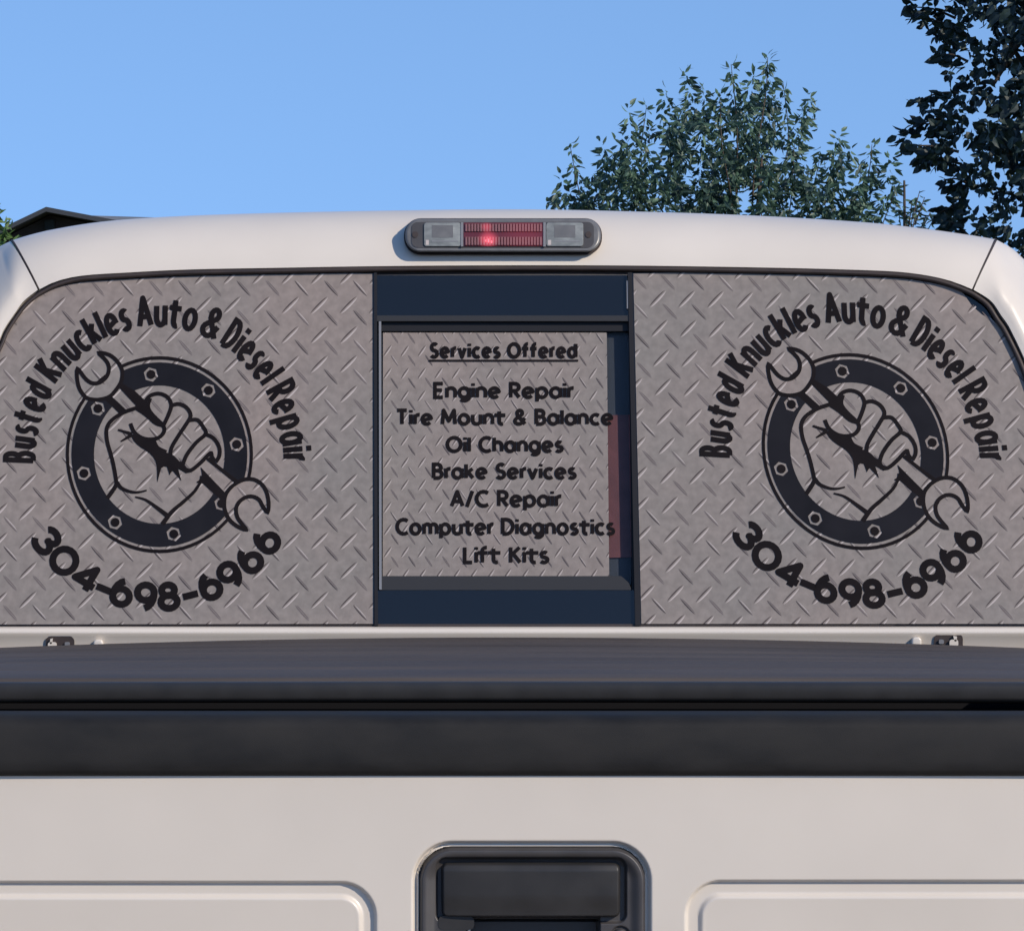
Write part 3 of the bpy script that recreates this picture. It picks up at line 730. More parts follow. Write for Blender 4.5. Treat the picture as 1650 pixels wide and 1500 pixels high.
# panel under the window
prof = [(6.598, 1009.5), (6.590, 1010.5), (6.582, 1012.5), (6.578, 1016), (6.577, 1021), (6.582, 1026), (6.584, 1060), (6.586, 1500)]
V, Fc = [], []
for px in np.linspace(-190, 1822, 30):
    for Y, py in prof: V.append(at(px, py, Y))
n_ = len(prof)
for i in range(29):
    for j in range(n_-1): Fc.append((i*n_+j, i*n_+j+1, (i+1)*n_+j+1, (i+1)*n_+j))
build('cab_back_panel', V, Fc, M['paint'], truck, smooth=True)
def onpanel(Y):
    return lambda x, y, off=0: at(x, y, Y) + Vector((0, -off, 0))
def rrect(x0, y0, x1, y1, r, n=5):
    P = []
    for cx, cy, a in ((x1-r, y0+r, -90), (x1-r, y1-r, 0), (x0+r, y1-r, 90), (x0+r, y0+r, 180)):
        for i in range(n+1): P.append((cx+r*math.cos(R(a+90*i/n)), cy+r*math.sin(R(a+90*i/n))))
    return P
for sgn, cx in ((1, 97), (-1, 1528)):
    oy = 0 if sgn == 1 else -4
    sk = slab('tie_down_socket', rrect(cx-23, 1025+oy, cx+23, 1052+oy, 8), 0.004, -0.002, M['rubber'], truck, mp=onpanel(6.583))
    slab('hook', rrect(cx-sgn*10-9, 1034+oy, cx-sgn*10+5, 1046+oy, 4), 0.009, 0.003, M['paint'], sk, mp=onpanel(6.583))
    slab('hook', [(cx-15, 1029+oy), (cx-11, 1028+oy), (cx-13, 1037+oy), (cx-16, 1037+oy)] if sgn == 1 else [(cx+7, 1028+oy), (cx+13, 1029+oy), (cx+12, 1037+oy), (cx+9, 1037+oy)], 0.009, 0.003, M['paint'], sk, mp=onpanel(6.583))
    slab('hook', rrect(cx+sgn*12-4, 1034+oy, cx+sgn*12+4, 1041+oy, 2), 0.008, 0.003, M['alu'], sk, mp=onpanel(6.583))
    c2 = cx + sgn*62 - (0 if sgn == 1 else -10)
    b_ = slab('rivet', rrect(c2-8, 1030+oy, c2+8, 1048+oy, 6), 0.010, -0.002, M['paint'], truck, mp=onpanel(6.583))
    bevel(b_, 0.003)

# ---- brake light on the roof band
def band(px, py):
    """point of the roof band seen at a pixel"""
    u = (px-40)/(1590-40); xi = 64.5+u*(1565.5-64.5); xo = 20.5+u*(1603-20.5)
    B = win(xi, interp(TOPW, xi)-7.5, 0.006); C = at(xo, interp(CREST, xo), B.y+0.125); dz = C-B; depth = 0.125
    P1 = B + Vector((dz.x*0.42, depth*0.12, dz.z*0.55)); P2 = C - Vector((dz.x*0.18, depth*0.48, dz.z*0.10))
    best = None
    for i in range(101):
        p = bez(B, P1, P2, C, i/100); y = PY0-(p.z-CAMZ)/p.y*F
        if best is None or abs(y-py) < best[0]: best = (abs(y-py), p)
    return best[1]
def lampmap(yoff=0.0):
    Yb = band(810, 409).y + 0.002
    def f(x, y, off=0):      # tilted plane: top further back
        Y = Yb + (410 - y)/60*0.026
        return at(x, y, Y - off)
    return f
lm = lampmap()
bl = slab('brake_light', rrect(651, 352, 970, 411, 27, 8), 0.010, -0.10, M['rubber'], truck, mp=lm)
hs = slab('lamp_housing', rrect(653, 353, 968, 406, 24, 8), 0.026, 0.0125, M['lamp_body'], bl, mp=lm); bevel(hs, 0.005, 3)
slab('lens_frame', rrect(663, 358, 957, 399, 10, 5), 0.0272, 0.0255, M['bezel'], bl, mp=lm)
l1 = slab('clear_lens', rrect(683, 359, 743, 397, 4, 4), 0.0300, 0.027, M['lens_clear'], bl, mp=lm); bevel(l1, 0.0015, 2)
l2 = slab('clear_lens', rrect(880, 359, 940, 397, 4, 4), 0.0300, 0.027, M['lens_clear'], bl, mp=lm); bevel(l2, 0.0015, 2)
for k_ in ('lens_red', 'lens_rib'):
    glow(M[k_], [(tuple(lm(787, 386, .03)), .020, .55), (tuple(lm(784, 366, .03)), .012, .3), (tuple(lm(845, 378, .03)), .05, .06)])  # red glint put into the lens materials as emission
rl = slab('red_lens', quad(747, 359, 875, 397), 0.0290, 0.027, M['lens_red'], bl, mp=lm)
for x in (742.5, 875.5):
    slab('lens_divider', quad(x, 358.5, x+4, 397.5), 0.031, 0.027, M['alu'], bl, mp=lm)
V, Fc = [], []
for row_, (ya, yb) in enumerate(((361, 373), (382, 395))):
    for k in range(26):
        x = 750 + k*4.8
        q = [lm(x, ya, .0315), lm(x+2.6, ya, .0315), lm(x+2.6, yb, .0315), lm(x, yb, .0315), lm(x-.8, ya, .0291), lm(x+3.4, ya, .0291), lm(x+3.4, yb, .0291), lm(x-.8, yb, .0291)]
        b = len(V); V += q; Fc += [(b, b+3, b+2, b+1), (b, b+4, b+7, b+3), (b+1, b+2, b+6, b+5), (b, b+1, b+5, b+4), (b+3, b+7, b+6, b+2)]
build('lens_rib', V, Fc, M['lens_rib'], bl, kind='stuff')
for x0_, sx_ in ((684, 1), (881, 1)):
    slab('lens_insert', quad(x0_+12, 363, x0_+46, 383), 0.0303, 0.0298, M['lamp_body'], bl, mp=lm)
    slab('lens_highlight', quad(x0_+2, 387, x0_+7, 395), 0.0304, 0.0298, M['print_light'], bl, mp=lm)  # pale slabs here and below put highlights on the clear lens
    slab('lens_highlight', quad(x0_+12, 388, x0_+54, 390), 0.0303, 0.0298, M['alu'], bl, mp=lm)
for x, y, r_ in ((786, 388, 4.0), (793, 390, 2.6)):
    slab('red_lens_glint', [(x+r_*math.cos(R(a)), y+r_*0.8*math.sin(R(a))) for a in range(0, 360, 30)], 0.0305, 0.028, M['glint_red'], bl, mp=lm)  # emissive discs for the brightest part of the glint
for x in (669, 948):
    s_ = slab('screw', [(x+5*math.cos(R(a)), 378+5*math.sin(R(a))) for a in range(0, 360, 30)], 0.0285, 0.026, M['rubber'], bl, mp=lm)

# ---- tonneau cover
def tz(px_c, Y):
    """height of the cover: flat at the tailgate, crowned towards the cab"""
    t = (Y-4.62)/(6.38-4.62)
    zn = at(0, 1094, 4.62).z; zc = at(0, 1028, 6.38).z; ze = at(0, 1046, 6.38).z
    u = min(1.0, abs(px_c)/0.80)
    far = zc + (ze-zc)*(u**2.0)*1.25
    near = zn + 0.0012 - 0.002*u*u
    return near*(1-t) + far*t + 0.002*math.sin(math.pi*t)
cov = empty('tmp', (0, 0, 0), 'x', 'x')     # replaced below
bpy.data.objects.remove(cov)
YS = [4.625, 4.90, 5.20, 5.48, 5.78, 6.08, 6.38]
tcov = None
for k in range(6):
    y0, y1 = YS[k]+0.003, YS[k+1]-0.003
    V, Fc = [], []
    nx_ = 48; sec = [(y0, -.006), (y0+.0015, -.0018), (y0+.008, .0004), ((y0*2+y1)/3, .0036), ((y0+y1)/2, .0044), ((y0+2*y1)/3, .0034), (y1-.006, 0), (y1-.0015, -.0015), (y1, -.006)]
    for i in range(nx_+1):
        x = -0.72 + 1.6*i/nx_
        for Y, dz_ in sec:
            V.append((x, Y, tz(x-0.08, Y) + dz_*0.9))
    m_ = len(sec)
    for i in range(nx_):
        for j in range(m_-1): Fc.append((i*m_+j, (i+1)*m_+j, (i+1)*m_+j+1, i*m_+j+1))
    o = build('tonneau_cover' if tcov is None else 'cover_panel', V, Fc, M['vinyl'], truck if tcov is None else tcov, smooth=True)
    if tcov is None: tcov = o
V, Fc = [], []
for i in range(49):
    x = -0.72 + 1.6*i/48
    for Y in YS: V.append((x, Y, tz(x-0.08, Y)-0.0075))
for i in range(48):
    for j in range(6): Fc.append((i*7+j, (i+1)*7+j, (i+1)*7+j+1, i*7+j+1))
build('cover_lining', V, Fc, M['dark'], tcov, smooth=True)
def extr(name, prof, px0, px1, m, parent, n=24, arch=0.0, **k):
    """profile of (Y, pixel row) extruded across; arch lifts the middle in pixels"""
    V, Fc = [], []
    for i in range(n+1):
        px = px0+(px1-px0)*i/n; u = (px-840)/900
        for Y, py in prof: V.append(at(px, py - arch*max(0, 1-u*u), Y))
    m_ = len(prof)
    for i in range(n):
        for j in range(m_-1): Fc.append((i*m_+j, i*m_+j+1, (i+1)*m_+j+1, (i+1)*m_+j))
    o = build(name, V, Fc, m, parent, **k); shade_auto(o, 45)
    return o
extr('rear_rail', [(4.632, 1098.5), (4.618, 1098.5), (4.610, 1101), (4.606, 1106), (4.605, 1124), (4.607, 1129), (4.612, 1131.5), (4.63, 1133)], -430, 2140, M['plastic2'], tcov, arch=1.2)
# ---- bed
V, Fc = [], []
for x in (-0.74, 0.90):
    for Y, z_ in ((4.62, at(0, 1142, 4.62).z), (4.66, at(0, 1142.2, 4.66).z), (4.66, 0.95), (6.5, 0.95), (6.5, 1.40)): V.append((x, Y, z_))
for j in range(4): Fc.append((j, j+1, j+6, j+5))
build('bed_floor', V, Fc, M['dark'], truck)

# ---- tailgate as a pressed sheet
def sdrr(x, y, x0, y0, x1, y1, r):
    cx, cy = (x0+x1)/2, (y0+y1)/2
    qx = np.abs(x-cx)-(x1-x0)/2+r; qy = np.abs(y-cy)-(y1-y0)/2+r
    return np.hypot(np.maximum(qx, 0), np.maximum(qy, 0)) + np.minimum(np.maximum(qx, qy), 0) - r
def sst(a, b, v):
    t = np.clip((v-a)/(b-a), 0, 1); return t*t*(3-2*t)
YT = 4.502
gx = np.concatenate([np.linspace(-395, -12, 60), np.linspace(-10, 1660, 760), np.linspace(1662, 2110, 60)])
gy = np.concatenate([np.linspace(1240, 1345, 24), np.linspace(1347, 1540, 100), np.linspace(1545, 1700, 40), np.linspace(1710, 2300, 60)])
GX, GY = np.meshgrid(gx, gy, indexing='ij')
def groove(s):
    """s: signed distance in px, negative inside"""
    d = 0.0055*sst(0, -4.5, s)                 # step in
    d = d - 0.0045*sst(-21, -30, s)            # raised field
    d = d + 0.055*np.maximum(0, GY-1447)*0.00062*sst(-24, -32, s)*np.clip((1640-GY)/190, 0, 1)
    return d
dep = groove(sdrr(GX, GY, -300, 1419, 607, 2080, 58))
dep += groove(sdrr(GX, GY, 1104, 1417, 2010, 2080, 58))
sb = sdrr(GX, GY, 664, 1354, 1050, 1640, 64)
dep += 0.010*sst(0, -7, sb) - 0.0055*sst(-6, -9.5, sb) + 0.07*sst(-10, -15, sb)
# gentle crown of the sheet and a soft crease
dep += 0.004*((GX-856)/1200)**2 + 0.010*sst(1500, 1250, GY)*0.25
Yg = YT + dep
VX = (GX-PX0)/F*YT; VZ = CAMZ-(GY-PY0)/F*YT
V = np.stack([VX, Yg, VZ], -1).reshape(-1, 3)
ny = len(gy); nxg = len(gx)
ii, jj = np.meshgrid(np.arange(nxg-1), np.arange(ny-1), indexing='ij')
a_ = (ii*ny+jj).ravel(); Fc = np.stack([a_, a_+1, a_+ny+1, a_+ny], -1)
tg = build('tailgate', V, Fc, M['paint'], truck, smooth=True)
# cap
extr('tailgate_cap', [(4.64, 1146), (4.60, 1144.5), (4.56, 1145), (4.528, 1147.5), (4.512, 1152), (4.503, 1160), (4.499, 1172), (4.498, 1226), (4.4985, 1240), (4.500, 1246), (4.504, 1249.5), (4.515, 1250.5)], -398, 2112, M['plastic'], tg, n=40)

# handle bezel: moulded dish
def dish(name, x0, y0, x1, y1, fn, Y0, m, parent, sx=220, sy=120, mask=None):
    gx = np.linspace(x0, x1, sx); gy = np.linspace(y0, y1, sy)
    GX, GY = np.meshgrid(gx, gy, indexing='ij'); D = fn(GX, GY)
    Yg = Y0 + D
    V = np.stack([(GX-PX0)/F*Y0, Yg, CAMZ-(GY-PY0)/F*Y0], -1).reshape(-1, 3)
    ii, jj = np.meshgrid(np.arange(sx-1), np.arange(sy-1), indexing='ij'); a_ = (ii*sy+jj).ravel()
    Fq = np.stack([a_, a_+1, a_+sy+1, a_+sy], -1)
    if mask is not None:
        keep = mask(GX, GY)[:-1, :-1].ravel(); Fq = Fq[keep]
    used = np.unique(Fq); mp_ = -np.ones(len(V), int); mp_[used] = np.arange(len(used))
    return build(name, V[used], mp_[Fq], m, parent, smooth=True)
def bez_fn(x, y):
    s = sdrr(x, y, 672, 1362, 1044, 1630, 58)
    d = 0.010*(1-sst(0, -9, s)) - 0.002*sst(0, -9, s)      # rolled outer rim
    d = d + 0.0045*sst(-12, -30, s)
    p = sdrr(x, y, 704, 1383, 1008, 1486, 14)
    d = d + 0.006*sst(3, -1.5, p)
    q = sdrr(x, y, 752, 1440, 966, 1600, 12)
    d = d + 0.030*sst(2, -4, q)
    lk = np.hypot(x-1000, y-1508)
    d = d + 0.003*sst(17, 14, lk) - 0.006*sst(13, 10, lk)
    return d
bz = dish('handle_bezel', 670, 1360, 1046, 1632, bez_fn, 4.504, M['bezel'], tg, 300, 220, lambda x, y: sdrr(x, y, 672, 1362, 1044, 1630, 58) < 2)
def pad_fn(x, y):
    s = sdrr(x, y, 709, 1388, 1002, 1481, 12)
    d = 0.016*(1-sst(0.5, -6, s))
    d = d + 0.006*((x-860)/150)**4*0.6
    d = d + 0.0035*sst(1404, 1388, y) + 0.002*sst(1440, 1478, y)
    return d
dish('door_handle' if False else 'handle', 707, 1386, 1004, 1484, pad_fn, 4.498, M['plastic2'], tg, 200, 70, lambda x, y: sdrr(x, y, 709, 1388, 1002, 1481, 12) < 1.5)
slab('handle_foot', rrect(706, 1474, 764, 1497, 9), 0.006, -0.01, M['plastic2'], tg, mp=onpanel(4.512))
slab('handle_rod', quad(754, 1487, 758, 1560), 0.002, -0.004, M['chrome'], tg, mp=onpanel(4.512))
slab('lock_cylinder', [(1000+10*math.cos(R(a)), 1508+10*math.sin(R(a))) for a in range(0, 360, 30)], 0.002, -0.004, M['rubber'], tg, mp=onpanel(4.514))
# badge-free lower body: bed sides, bumper, lamps, wheels, cab
zb = at(0, 1100, 4.62).z
for s in (-1, 1):
    xo = 0.08 + s*0.875
    V, Fc = [], []
    pr = [(-0.075, zb-0.004), (-0.06, zb+0.012), (0.05, zb+0.014), (0.085, zb-0.01), (0.10, zb-0.25), (0.105, zb-0.55), (0.09, 0.62)]
    yy = [4.50, 4.515, 5.0, 5.6, 6.2, 6.52]
    for Y in yy:
        for dx_, zz_ in pr: V.append((xo+s*dx_*(0.97 if Y == 4.50 else 1), Y, zz_))
    m_ = len(pr)
    for i in range(len(yy)-1):
        for j in range(m_-1):
            f = (i*m_+j, i*m_+j+1, (i+1)*m_+j+1, (i+1)*m_+j); Fc.append(f if s < 0 else f[::-1])
    Fc.append(tuple(range(m_)) if s > 0 else tuple(range(m_))[::-1])
    o = build('bed_side', V, Fc, M['paint'], truck); shade_auto(o, 30)
    tl = box('tail_light', (xo+s*0.02, 4.495, 1.18), (0.13, 0.03, 0.30), M['lens_red_tail'], truck, bev=0.008)
    # cab side below the window line
    xc = 0.08 + s*0.87
    V = [(xc, 6.60, 0.55), (xc+s*.03, 6.60, 1.0), (xc+s*.0, 6.60, 1.46), (xc, 8.4, 0.55), (xc+s*.03, 8.4, 1.0), (xc, 8.4, 1.46)]
    o = build('cab_side', V, [(0, 1, 4, 3), (1, 2, 5, 4)], M['paint'], truck)
box('bumper', (0.08, 4.42, 0.66), (1.9, 0.16, 0.2), M['chrome'], truck, bev=0.03)
box('hood', (0.08, 9.2, 1.12), (1.78, 1.5, 0.34), M['paint'], truck, bev=0.08)
box('chassis', (0.08, 6.9, 0.56), (1.4, 5.4, 0.16), M['dark'], truck)
def lathe(name, prof, c, m, parent, seg=32):
    V, Fc = [], []
    for s in range(seg):
        a = 2*math.pi*s/seg
        for dx_, r_ in prof: V.append((c[0]+dx_, c[1]+r_*math.cos(a), c[2]+r_*math.sin(a)))
    m_ = len(prof)
    for s in range(seg):
        for j in range(m_-1): Fc.append((s*m_+j, s*m_+j+1, ((s+1) % seg)*m_+j+1, ((s+1) % seg)*m_+j))
    o = build(name, V, Fc, m, parent); shade_auto(o, 40); return o
for wx in (-0.72, 0.88):
    for wy in (5.7, 9.2):
        ty = lathe('wheel', [(-.11, .22), (-.13, .30), (-.12, .37), (-.08, .39), (.08, .39), (.12, .37), (.13, .30), (.11, .22), (-.11, .22)], (wx, wy, .39), M['tyre'], truck)
        lathe('rim', [(-.10, .22), (-.08, .10), (-.09, 0.01), (.09, .01), (.08, .10), (.10, .22)], (wx, wy, .39), M['rim'], ty)
# cab interior, with panels added behind the clear strip of the slider
seat = box('rear_seat', (0.08, 7.10, 1.18), (1.3, 0.16, 0.42), M['interior'], truck, bev=0.05)
box('dashboard', (0.08, 8.15, 1.28), (1.4, 0.35, 0.22), M['interior'], truck, bev=0.05)
slab('strip_backing', quad(640, 536, 1018, 938), -0.0185, -0.03, M['backing_grey'], truck)  # grey panel added behind the glass to lighten the clear strip
slab('red_reflection_panel', [(896, 668), (1017.5, 664), (1021, 894), (905, 897)], -0.0155, -0.0175, M['maroon'], truck, label='maroon panel added for the warm reflection in the clear strip of the sliding pane')  # added panel, its colour takes the place of a warm reflection
V = [(-0.62, 7.95, 2.03), (0.78, 7.95, 2.03), (0.92, 8.5, 1.38), (-0.76, 8.5, 1.38), (-0.62, 7.965, 2.03), (0.78, 7.965, 2.03), (0.92, 8.515, 1.38), (-0.76, 8.515, 1.38)]
build('added_sky_block_pane', V, [(0, 1, 2, 3), (7, 6, 5, 4), (0, 4, 5, 1), (3, 2, 6, 7)], M['glass'], truck)  # nearly opaque pane added to block the sky seen through the cab
box('cab_floor', (0.08, 7.4, 0.66), (1.6, 1.7, 0.04), M['interior'], truck)

# ================================================================== HOUSE on the left
house = empty('house', (at(120, 360, 50).x, 50, 0), 'dark brown gabled house roof rising behind the left end of the white cab roof', 'house')
def P(px, py, Y): return at(px, py, Y)
pk = P(82, 340, 50); le = P(-60, 412, 50); re_ = P(215, 368, 50)
# gable wall with thin fascia boards and the two roof slopes
slope = [(82, 340), (-70, 415), (-70, 432), (82, 352), (240, 378), (240, 368)]
def prism(name, poly, Y0, Y1, m, parent, **k):
    n = len(poly); a = sum(poly[i][0]*poly[(i+1) % n][1]-poly[(i+1) % n][0]*poly[i][1] for i in range(n))
    if a > 0: poly = poly[::-1]
    V = [at(x, y, 50.0) for x, y in poly]; V = [Vector((v.x, Y0, v.z)) for v in V] + [Vector((v.x, Y1, v.z)) for v in V]
    Fc = [tuple(range(n)), tuple(range(2*n-1, n-1, -1))] + [(i, i+n, (i+1) % n+n, (i+1) % n) for i in range(n)]
    return build(name, V, Fc, m, parent, **k)
prism('roof', [(82, 341), (-70, 412), (-70, 420), (82, 346), (250, 378), (250, 371)], 49.6, 58, M['roof_dark'], house)
prism('fascia', [(82, 339.5), (-72, 413), (-72, 421), (82, 347), (250, 379), (250, 371.5)], 49.4, 49.57, M['trim'], house)
prism('gable', [(82, 348), (-60, 418), (-60, 520), (235, 520), (235, 377.5)], 49.9, 57.5, M['gable'], house)
wl = prism('wall', [(-60, 521), (235, 521), (235, 1060), (-60, 1060)], 49.9, 57.5, M['siding'], house)
prism('vent', rrect(74, 356, 90, 372, 3), 49.83, 49.89, M['trim'], house)
wn = prism('window', quad(60, 560, 130, 700), 49.84, 49.89, M['trim'], house)
# the longer wing whose ridge runs to the right
V = [P(128, 347, 55), P(278, 351.5, 55), P(300, 420, 51.5), P(128, 420, 51.5), P(128, 347, 55.02), P(278, 351.5, 55.02), P(300, 420, 60), P(128, 420, 60)]
V[4] = Vector((V[0].x, 55.02, V[0].z)); V[5] = Vector((V[1].x, 55.02, V[1].z)); V[6] = Vector((V[2].x+.3, 60, V[2].z)); V[7] = Vector((V[3].x, 60, V[3].z))
build('side_roof', V, [(0, 3, 2, 1), (4, 5, 6, 7), (1, 2, 6, 5)], M['roof_grey'], house)
wing = box('wing_wall', (V[2].x-0.9, 55.8, V[2].z/2-0.02), (2.6, 8.0, V[2].z-0.05), M['siding'], house)

# ================================================================== TREES
def leaves(name, items, m, parent, seed):
    """items: (position, length, width, droop direction vector, tone) -> folded two-sided leaf of 4 triangles"""
    rnd = random.Random(seed)
    V, Fc, T = [], [], []
    for p, L, W_, d, tone in items:
        d = d.normalized()
        s = d.cross(Vector((rnd.uniform(-1, 1), rnd.uniform(-1, 1), rnd.uniform(-1, 1)))).normalized()
        nn = d.cross(s)
        b = len(V)
        u1, u2 = nn*W_*0.14, nn*W_*0.10 - nn*L*0.04
        V += [p, p + d*L*0.28 + s*W_*0.46 + u1, p + d*L*0.66 + s*W_*0.38 + u2, p + d*L - nn*L*0.12, p + d*L*0.66 - s*W_*0.38 + u2, p + d*L*0.28 - s*W_*0.46 + u1, p + d*L*0.5]
        Fc += [(b, b+1, b+6), (b+1, b+2, b+6), (b+2, b+3, b+6), (b+3, b+4, b+6), (b+4, b+5, b+6), (b+5, b, b+6)]
        T += [tone]*7
    o = build(name, V, Fc, m, parent, kind='stuff')
    at_ = o.data.attributes.new('tone', 'FLOAT', 'POINT'); at_.data.foreach_set('value', T)
    return o

def limb(pts, r0, r1, parent, name='limb'):
    pts = smooth([tuple(p) for p in pts], 4); n = len(pts)
    return tube(name, pts, [r0+(r1-r0)*i/(n-1) for i in range(n)], M['bark'], parent, seg=6)

# middle tree, far away, top showing over the roof
D = 60.0
t1 = empty('tree', (at(1190, 400, D).x, D, 0), 'green tree with upright leafy shoots rising behind the middle of the cab roof', 'tree')
base = at(1190, 400, D); base.z = 0
limb([base, base+Vector((.1, 0, 2)), at(1200, 620, D), at(1215, 420, D), at(1228, 250, D)], .16, .012, t1, 'trunk')
tips = [(905, 283, 1), (918, 232, 1), (893, 325, .6), (968, 228, 1), (945, 300, 1), (1012, 172, 1), (1042, 170, 1), (1078, 200, 1), (1103, 115, 1.2), (1073, 146, 1), (1132, 140, 1.2), (1178, 104, 1.3),
        (1215, 118, 1), (1237, 93, 1.3), (1262, 135, 1), (1305, 152, 1), (1290, 185, .9), (1312, 178, .7), (1352, 217, 1), (1372, 235, .9), (1405, 233, 1), (1436, 250, .8), (1445, 300, .7), (1345, 245, .8), (1385, 262, 1),
        (1160, 150, 1.2), (1195, 160, 1.4), (1240, 150, 1.4), (1215, 190, 1.6), (1250, 210, 1.6), (1130, 190, 1.3), (1165, 220, 1.5), (1280, 230, 1.4), (1100, 175, 1), (1225, 240, 1.8), (1240, 270, 1.8), (1190, 265, 1.6),
        (985, 250, 1.2), (1010, 235, 1.3), (1040, 235, 1.1), (1085, 245, 1.5), (1060, 270, 1.5), (1000, 285, 1.5), (965, 285, 1.4), (1030, 290, 1.5), (1090, 290, 1.6), (1130, 265, 1.5), (1150, 300, 1.6),
        (1320, 260, 1.3), (1300, 290, 1.3), (1345, 290, 1.3), (1375, 300, 1.3), (1410, 290, 1.2), (1425, 320, 1), (1260, 305, 1.3), (940, 320, 1.2), (975, 320, 1.4), (1225, 310, 1.7), (1330, 320, 1.2), (1395, 325, 1.2), (885, 322, .3)]
rnd = random.Random(11)
items = []
lims = []
for tx, ty, dens in tips:
    Yd = D + rnd.uniform(-1.6, 1.6)
    tip = at(tx, ty, Yd)
    L = rnd.uniform(.55, .95)
    lean = Vector((rnd.uniform(-.25, .25) + (tx-1190)/900, rnd.uniform(-.3, .3), 1)).normalized()
    root_ = tip - lean*L
    if ty > 250: L *= 0.9
    n = int(58*dens)
    core = (1 - min(1, math.hypot((tx-1200)/260, (ty-260)/150)))
    for k in range(n):
        t = (k+rnd.random())/n
        p = root_.lerp(tip, t); rad = .03 + .10*(1-t)**0.7
        an = rnd.uniform(0, 6.283)
        p = p + Vector((math.cos(an)*rad*rnd.random(), math.sin(an)*rad*rnd.random(), rnd.uniform(-.04, .04)))
        d = Vector((math.cos(an)*.9, math.sin(an)*.9, rnd.uniform(-1.3, .25)))
        if t > .93: d.z = abs(d.z)*.6+.3
        tone = min(1, max(0, rnd.gauss(.42, .22) + .25*t))
        items.append((p, rnd.uniform(.10, .165), rnd.uniform(.042, .065), d, tone))
    if rnd.random() < .4:
        j = base + Vector((0, 0, 0)); mid_ = at(1190+(tx-1190)*.45, 480, D)
        lims.append((mid_, root_, tip))
for a, b, c in lims:
    limb([a, a.lerp(b, .55)+Vector((rnd.uniform(-.08, .08), 0, .1)), b, c], .016, .004, t1)
# fill of the lower crown hidden mostly by the cab
def env(px): return min(ty_ + abs(tx_-px)*1.15 for tx_, ty_, _ in tips)
holes = [(950, 262, 20), (1020, 215, 20), (1060, 235, 18), (1128, 222, 22), (1150, 205, 16), (1180, 225, 14), (1275, 205, 20), (1300, 245, 20), (1335, 275, 16), (1370, 285, 20), (1225, 300, 14), (1110, 320, 16), (1200, 330, 22), (1280, 325, 18), (1350, 325, 22), (990, 318, 14), (1060, 310, 12), (1405, 310, 14), (1165, 285, 10)]
clumps = [(rnd.gauss(0, 1.0), rnd.random(), rnd.uniform(-1.3, 1.3)) for _ in range(150)]
for k in range(6000):
    u, v, yo = rnd.choice(clumps)
    px = 1185 + u*130; e_ = env(px); py = e_ + 48 + v*(360-e_)
    px += rnd.gauss(0, 13); py += rnd.gauss(0, 11)
    if any(math.hypot(px-hx, py-hy) < hr for hx, hy, hr in holes): continue
    if not 895 < px < 1448: continue
        # leave gaps that the sky shows through
    h = math.sin(px*.061+py*.031)+math.sin(px*.027-py*.083+1.3)
    if h > .85 and py < 345: continue
    p = at(px, py, D + yo + rnd.uniform(-.3, .3))
    d = Vector((rnd.uniform(-1, 1), rnd.uniform(-1, 1), rnd.uniform(-1.5, .3)))
    items.append((p, rnd.uniform(.11, .175), rnd.uniform(.04, .065), d, min(1, max(0, rnd.gauss(.30, .2)))))
leaves('crown', items, M['leaf_mid'], t1, 5)

# right-hand tree, nearer and darker
D = 35.0
t2 = empty('tree', (at(1830, 400, D).x, D, 0), 'dark broad leaved tree filling the right edge above the cab corner', 'tree')
base = at(1830, 400, D); base.z = 0
limb([base, base+Vector((.05, 0, 2.2)), at(1790, 300, D), at(1760, 50, D), at(1740, -300, D)], .2, .04, t2, 'trunk')
LB = [(-500, 1500), (-200, 1440), (0, 1462), (20, 1463), (60, 1492), (100, 1512), (140, 1530), (158, 1478), (185, 1480), (212, 1446), (235, 1458), (262, 1480), (285, 1520), (310, 1528), (335, 1535), (345, 1505), (365, 1520), (400, 1540), (520, 1600), (620, 1680)]
rnd = random.Random(21)
items = []
def lb(y):
    for i in range(len(LB)-1):
        if LB[i][0] <= y <= LB[i+1][0]:
            t = (y-LB[i][0])/(LB[i+1][0]-LB[i][0]); return LB[i][1]*(1-t)+LB[i+1][1]*t
    return 1700
twigs = []
n_l = 0
while n_l < 26000:
    py = rnd.uniform(-420, 600); b = lb(py)
    s_ = rnd.random()**0.95; px = b + 6 + s_*(2150-b)
    dep_ = (px-b)
    if ((px-1790)/430)**2 + ((py-90)/560)**2 > rnd.uniform(.86, 1.08) and px > 1700: continue
    if py < -200 and ((px-1790)/330)**2 + ((py+80)/400)**2 > rnd.uniform(.85, 1.1): continue
    if dep_ < 190:
        h = math.sin(px*.075+py*.045)+math.sin(px*.043-py*.091+.7)+.6*math.sin(px*.17+py*.12)
        if h > -.25 + dep_/115: continue
        if rnd.random() < .10: continue
    p = at(px, py, D + rnd.uniform(-1, 1)*min(1.6, .25+dep_*.01))
    d = Vector((rnd.uniform(-1, .5), rnd.uniform(-.8, .4), rnd.uniform(-1.1, .5)))
    k_ = .72 if dep_ < 130 else 1.0
    items.append((p, rnd.uniform(.085, .125)*k_, rnd.uniform(.06, .085)*k_, d, min(1, max(0, rnd.gauss(.35, .25)))))
    n_l += 1
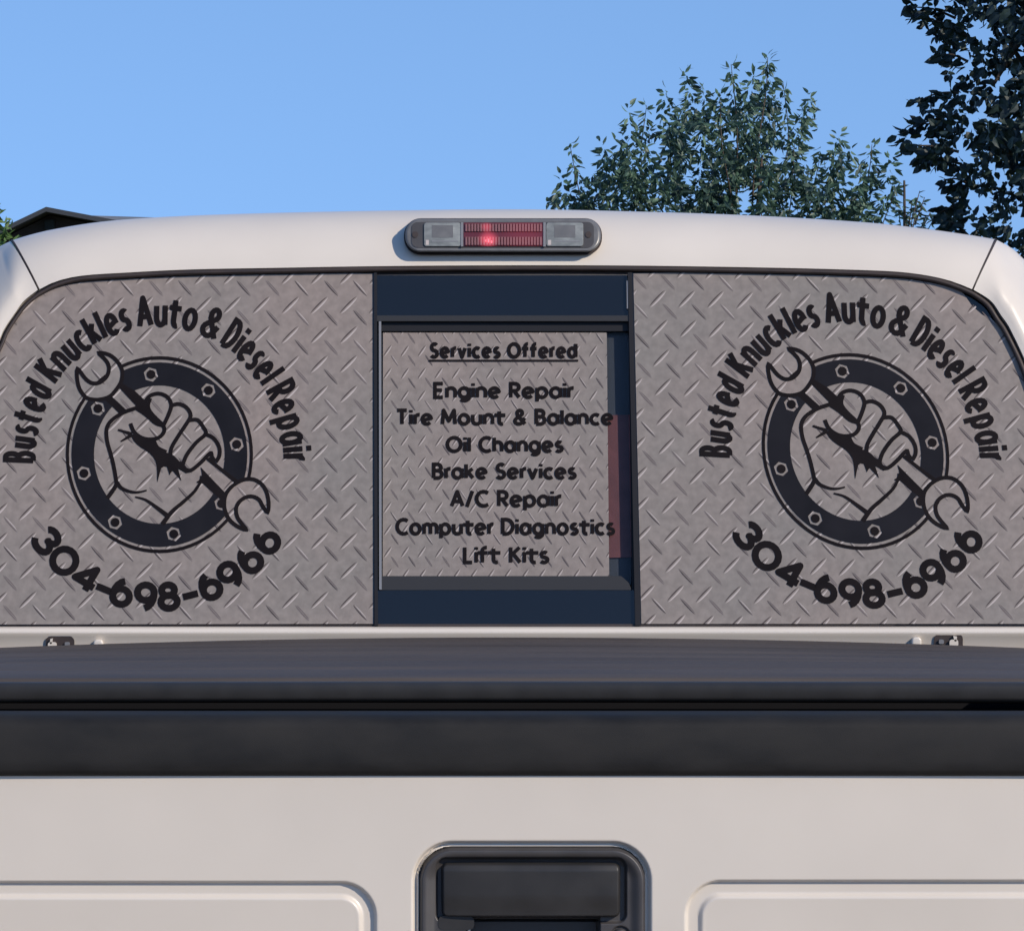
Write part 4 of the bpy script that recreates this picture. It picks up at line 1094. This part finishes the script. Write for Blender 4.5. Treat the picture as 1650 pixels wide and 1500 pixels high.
# loose sprays that reach out past the crown
for (ax_, ay_, bx_, by_) in [(1545, 185, 1448, 218), (1545, 245, 1452, 238), (1545, 150, 1476, 165), (1540, 30, 1466, 12), (1560, 60, 1468, 24), (1560, 330, 1500, 352), (1565, 300, 1520, 290), (1560, 100, 1510, 90), (1560, 380, 1522, 356), (1545, 215, 1470, 200), (1550, 265, 1480, 262)]:
    Yd = D + rnd.uniform(-.6, .2); a_, b_ = at(ax_, ay_, Yd), at(bx_, by_, Yd)
    limb([a_, a_.lerp(b_, .5)+Vector((0, 0, .03)), b_], .012, .003, t2, 'twig')
    n = 26
    for k in range(n):
        t = (k+.5)/n; p = a_.lerp(b_, t) + Vector((rnd.uniform(-.03, .03), rnd.uniform(-.05, .05), rnd.uniform(-.05, .05)))
        d = Vector((-1+rnd.uniform(-.6, .8), rnd.uniform(-.5, .5), rnd.uniform(-1, .4)))
        items.append((p, rnd.uniform(.075, .115), rnd.uniform(.05, .075), d, min(1, max(0, rnd.gauss(.35, .25)))))
leaves('crown', items, M['leaf_dark'], t2, 6)
for k in range(9):
    a_ = at(1775, rnd.uniform(-150, 480), D); b_ = at(rnd.uniform(1580, 1640), a_.z*0+rnd.uniform(-80, 330), D+rnd.uniform(-.8, .8))
    limb([a_, a_.lerp(b_, .5)+Vector((0, 0, .1)), b_], .05, .012, t2)

# slim young tree between the two
D = 42.0
t3 = empty('young_tree', (at(1470, 400, D).x, D, 0), 'slim young tree with a bare straight leader just left of the dark right hand tree', 'tree')
b0 = at(1458, 400, D); b0.z = 0
limb([b0, at(1458, 500, D), at(1457.5, 350, D), at(1457, 291, D)], .022, .010, t3, 'trunk')
items = []
for tx, ty in [(1482, 308), (1490, 318), (1470, 322), (1500, 340), (1478, 335), (1458, 330), (1448, 338), (1492, 348), (1470, 350), (1505, 352), (1462, 345)]:
    tip = at(tx, ty, D+rnd.uniform(-.4, .4)); rt = at(1458+(tx-1458)*.5, ty+45, D)
    limb([rt, tip], .008, .003, t3)
    for k in range(13):
        t = .35+.65*rnd.random(); p = rt.lerp(tip, t)
        an = rnd.uniform(0, 6.28); items.append((p, rnd.uniform(.055, .085), .028, Vector((math.cos(an), math.sin(an), rnd.uniform(-1, .4))), rnd.random()))
leaves('crown', items, M['leaf_mid'], t3, 9)

# bright green conifer at the far left edge
D = 44.0
t4 = empty('tree', (at(-60, 400, D).x, D, 0), 'bright green pointed tree cut off by the left edge beside the brown house', 'tree')
b0 = at(-62, 400, D); b0.z = 0
limb([b0, at(-62, 500, D), at(-60, 230, D)], .12, .02, t4, 'trunk')
items = []
for k in range(5200):
    py = 225 + rnd.random()**.7*520; half = (py-222)*.60
    px = -70 + rnd.uniform(-1, 1)*half
    p = at(px, py, D + rnd.uniform(-1, 1)*half/165*.7)
    items.append((p, rnd.uniform(.06, .12), .03, Vector((rnd.uniform(-1, 1), rnd.uniform(-1, 1), rnd.uniform(-.4, .9))), rnd.random()))
leaves('crown', items, M['leaf_green'], t4, 10)
print('objects', len(bpy.data.objects), 'tris', sum(len(o.data.polygons) for o in bpy.data.objects if o.type == 'MESH'))
